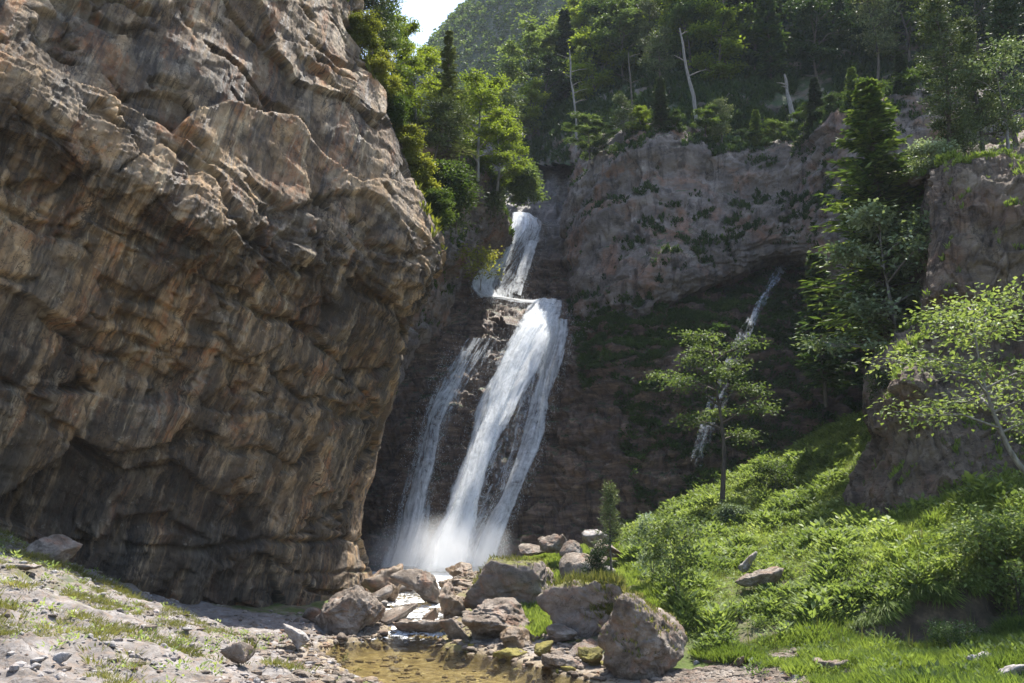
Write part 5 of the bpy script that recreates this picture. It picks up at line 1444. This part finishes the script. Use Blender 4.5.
# patchy grass on the left bank
P = ground_pts(60000, lambda q, z, ins, lb, e: (lb > .4) & (q[:, 1] < 21.5) & (nz2(q, .55, 2) + .75*nz2(q, 2.4, 5) + .24*sstep(-4.5, -8.0, q[:, 0]) - .22*sstep(-5.0, -2.5, q[:, 0]) > .33), rg, (-16, -1), (8.5, 25))
o = plant_mesh('bank_grass', P, np.tile([0, 0, 1.], (len(P), 1)), 10, .085, .014, M['drygrass'], rg, 1.0, .03, .7, clump=.9); o['kind'] = 'stuff'
P = ground_pts(2600, lambda q, z, ins, lb, e: (lb > .4) & (nz2(q, .8, 8) + .5*nz2(q, 2.5, 4) > .12) & (q[:, 0] < -4), rg, (-16, -3), (10, 23))
o = plant_mesh('bank_herbs', P, np.tile([0, 0, 1.], (len(P), 1)), 9, .075, .035, M['herb'], rg, .9, .09, .4); o['kind'] = 'stuff'
# grass by the boulders in the middle
P = ground_pts(30000, lambda q, z, ins, lb, e: (e < -.35) & (q[:, 1] > 22) & (q[:, 1] < 35) & (q[:, 0] > -.6) & (q[:, 0] < 4) & (nz2(q, .9, 4) > -.05), rg, (-1, 4), (21, 35))
o = plant_mesh('streamside_grass', P, np.tile([0, 0, 1.], (len(P), 1)), 7, .18, .028, M['grass'], rg, .6, .05, .9); o['kind'] = 'stuff'

def sheet_scatter(name, Gd, Nd, n, cond, nl, L, W, mat, rg, **kw):
    nv, nu, _ = Gd.shape
    i = rg.integers(0, nv-1, n); j = rg.integers(0, nu-1, n)
    p = Gd[i, j] + rg.random((n, 1))*(Gd[i+1, j] - Gd[i, j]) + rg.random((n, 1))*(Gd[i, j+1] - Gd[i, j]); nn = Nd[i, j]
    k = cond(p, nn)
    p, nn = p[k], nn[k]
    if len(p) == 0: print('EMPTY', name); return
    print(name, len(p))
    o = plant_mesh(name, p, nn, nl, L, W, mat, rg, **kw); o['kind'] = 'stuff'
    return o
sheet_scatter('overhang_rim_plants', CLIFF_G, CLIFF_N, 60000, lambda p, n: (n[:, 2] > .60) & (fbm(p*.8, 3) > -.1) & (p[:, 2] > np.interp(p[:, 0], [-12, -6, -4, -3, -2, -1], [24, 20, 17, 13, 11, 9.5])), 7, .26, .07, M['yellowgreen'], rg, spread=.6, hgt=.15)
sheet_scatter('ridge_plants', RI_G, RI_N, 70000, lambda p, n: (n[:, 2] > .5) & (fbm(p*.5, 3) > -.1), 7, .2, .09, M['leaf_mid'], rg, spread=.7, hgt=.3)
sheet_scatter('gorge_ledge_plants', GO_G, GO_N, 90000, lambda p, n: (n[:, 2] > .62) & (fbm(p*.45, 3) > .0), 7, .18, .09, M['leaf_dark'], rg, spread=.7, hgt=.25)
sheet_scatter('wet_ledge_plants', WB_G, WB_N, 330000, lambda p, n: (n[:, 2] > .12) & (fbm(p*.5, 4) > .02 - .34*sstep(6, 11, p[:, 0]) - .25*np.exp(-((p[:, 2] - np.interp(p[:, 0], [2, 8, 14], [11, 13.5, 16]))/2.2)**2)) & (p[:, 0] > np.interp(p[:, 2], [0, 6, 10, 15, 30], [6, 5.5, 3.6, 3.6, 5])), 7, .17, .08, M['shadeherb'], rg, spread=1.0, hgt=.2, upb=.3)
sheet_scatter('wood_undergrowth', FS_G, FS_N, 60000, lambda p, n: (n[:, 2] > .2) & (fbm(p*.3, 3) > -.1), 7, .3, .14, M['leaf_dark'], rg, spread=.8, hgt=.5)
sheet_scatter('bluff_ledge_plants', BL_G, BL_N, 90000, lambda p, n: (n[:, 2] > .80) & (fbm(p*.9, 3) > -.05), 8, .13, .035, M['grass'], rg, spread=.55, hgt=.12)

# far wooded mountain: reads as one mass
def far_forest():
    rg = np.random.default_rng(77)
    n = 9000
    Y = rg.uniform(150, 310, n)*1.0; X = rg.uniform(-.32, .26, n)*Y
    gi = np.clip((Y - 130)/200*79, 0, 78.99); gj = np.clip((X + 150)/310*89, 0, 88.99)
    a, b = gi.astype(int), gj.astype(int); u, v = (gi - a)[:, None], (gj - b)[:, None]
    p = MT_G[a, b]*(1-u)*(1-v) + MT_G[a+1, b]*u*(1-v) + MT_G[a, b+1]*(1-u)*v + MT_G[a+1, b+1]*u*v
    n = len(p); con = rg.random(n) < .45
    h = rg.uniform(1.8, 3.4, n)*np.where(con, 1.15, .85); r = np.where(con, .5, 1.05)*rg.uniform(.7, 1.3, n)
    m = 26
    k = np.repeat(np.arange(n), m); t = rg.random(n*m); a = rg.random(n*m)*6.283
    rad = np.where(con[k], (1 - t)*1.0, np.sin(np.pi*np.clip(t*.9 + .08, 0, 1))**.6)*r[k]*np.sqrt(rg.random(n*m))
    C = p[k] + np.stack([np.cos(a)*rad, np.sin(a)*rad, h[k]*(t*.95 + .05)], 1)
    D = np.stack([np.cos(a), np.sin(a), -.2 + 0*a], 1) + rg.normal(size=(n*m, 3))*.4
    Q = leaves(C, D, np.array([0, 0, 1.]) + rg.normal(size=(n*m, 3))*.5, rg.uniform(.5, .9, n*m), rg.uniform(.4, .7, n*m))
    v = np.clip(np.where(con, .15, .6)[k] + .3*rg.normal(size=n)[k]*.5 + .25*rg.random(n*m), 0, 1)
    o = leaf_mesh('far_forest', Q, M['leaf_mid'], v); o['kind'] = 'stuff'
far_forest()
# ------------------------------------------------------------------ light, sky, air
EL, AZ = math.radians(64), math.radians(29)       # azimuth measured from +Y (view direction) toward +X
s = Vector((math.sin(AZ)*math.cos(EL), math.cos(AZ)*math.cos(EL), math.sin(EL)))
sl = bpy.data.lights.new('sun', 'SUN'); sl.energy = 4.8; sl.angle = math.radians(.53); sl.color = (1.0, .955, .88)
so = bpy.data.objects.new('sun', sl); COL.objects.link(so)
so.rotation_euler = (-s).to_track_quat('-Z', 'Y').to_euler(); so.location = (20, 20, 80)

w = bpy.data.worlds.new('World'); SC.world = w; w.use_nodes = True
nt = w.node_tree; nt.nodes.clear()
sky = nt.nodes.new('ShaderNodeTexSky'); sky.sky_type = 'NISHITA'; sky.sun_disc = False
sky.sun_elevation = EL; sky.sun_rotation = AZ; sky.altitude = 1200; sky.air_density = 1.0; sky.dust_density = 4.0; sky.ozone_density = 1.0
bg = nt.nodes.new('ShaderNodeBackground'); bg.inputs['Strength'].default_value = .15
wo = nt.nodes.new('ShaderNodeOutputWorld')
nt.links.new(sky.outputs[0], bg.inputs[0]); nt.links.new(bg.outputs[0], wo.inputs[0])

if HAZE:
    t = NT('valley_haze')
    v = t.n('ShaderNodeVolumePrincipled'); v.inputs['Color'].default_value = (.80, .88, 1.0, 1); v.inputs['Density'].default_value = .00022; v.inputs['Anisotropy'].default_value = .0
    t.l(v.outputs[0], t.out.inputs['Volume'])
    lo, hi = np.array([-420, -170, -42.]), np.array([420, 420, 260.])
    V = np.array([[x, y, z] for x in (lo[0], hi[0]) for y in (lo[1], hi[1]) for z in (lo[2], hi[2])])
    Fc = np.array([[0, 1, 3, 2], [4, 6, 7, 5], [0, 4, 5, 1], [2, 3, 7, 6], [0, 2, 6, 4], [1, 5, 7, 3]])
    o = link('haze', mesh_np('haze', V, Fc, False), t.m); o['kind'] = 'stuff'

SC.view_settings.view_transform = 'Standard'; SC.view_settings.look = 'None'
SC.view_settings.exposure = EXPOSURE; SC.view_settings.gamma = 1.0
SC.view_settings.use_curve_mapping = False
cy = SC.cycles
cy.max_bounces = 8; cy.diffuse_bounces = 4; cy.glossy_bounces = 3; cy.transmission_bounces = 4; cy.transparent_max_bounces = 14; cy.volume_bounces = 1
cy.caustics_reflective = False; cy.caustics_refractive = False
cy.use_denoising = True
cy.sample_clamp_indirect = 8
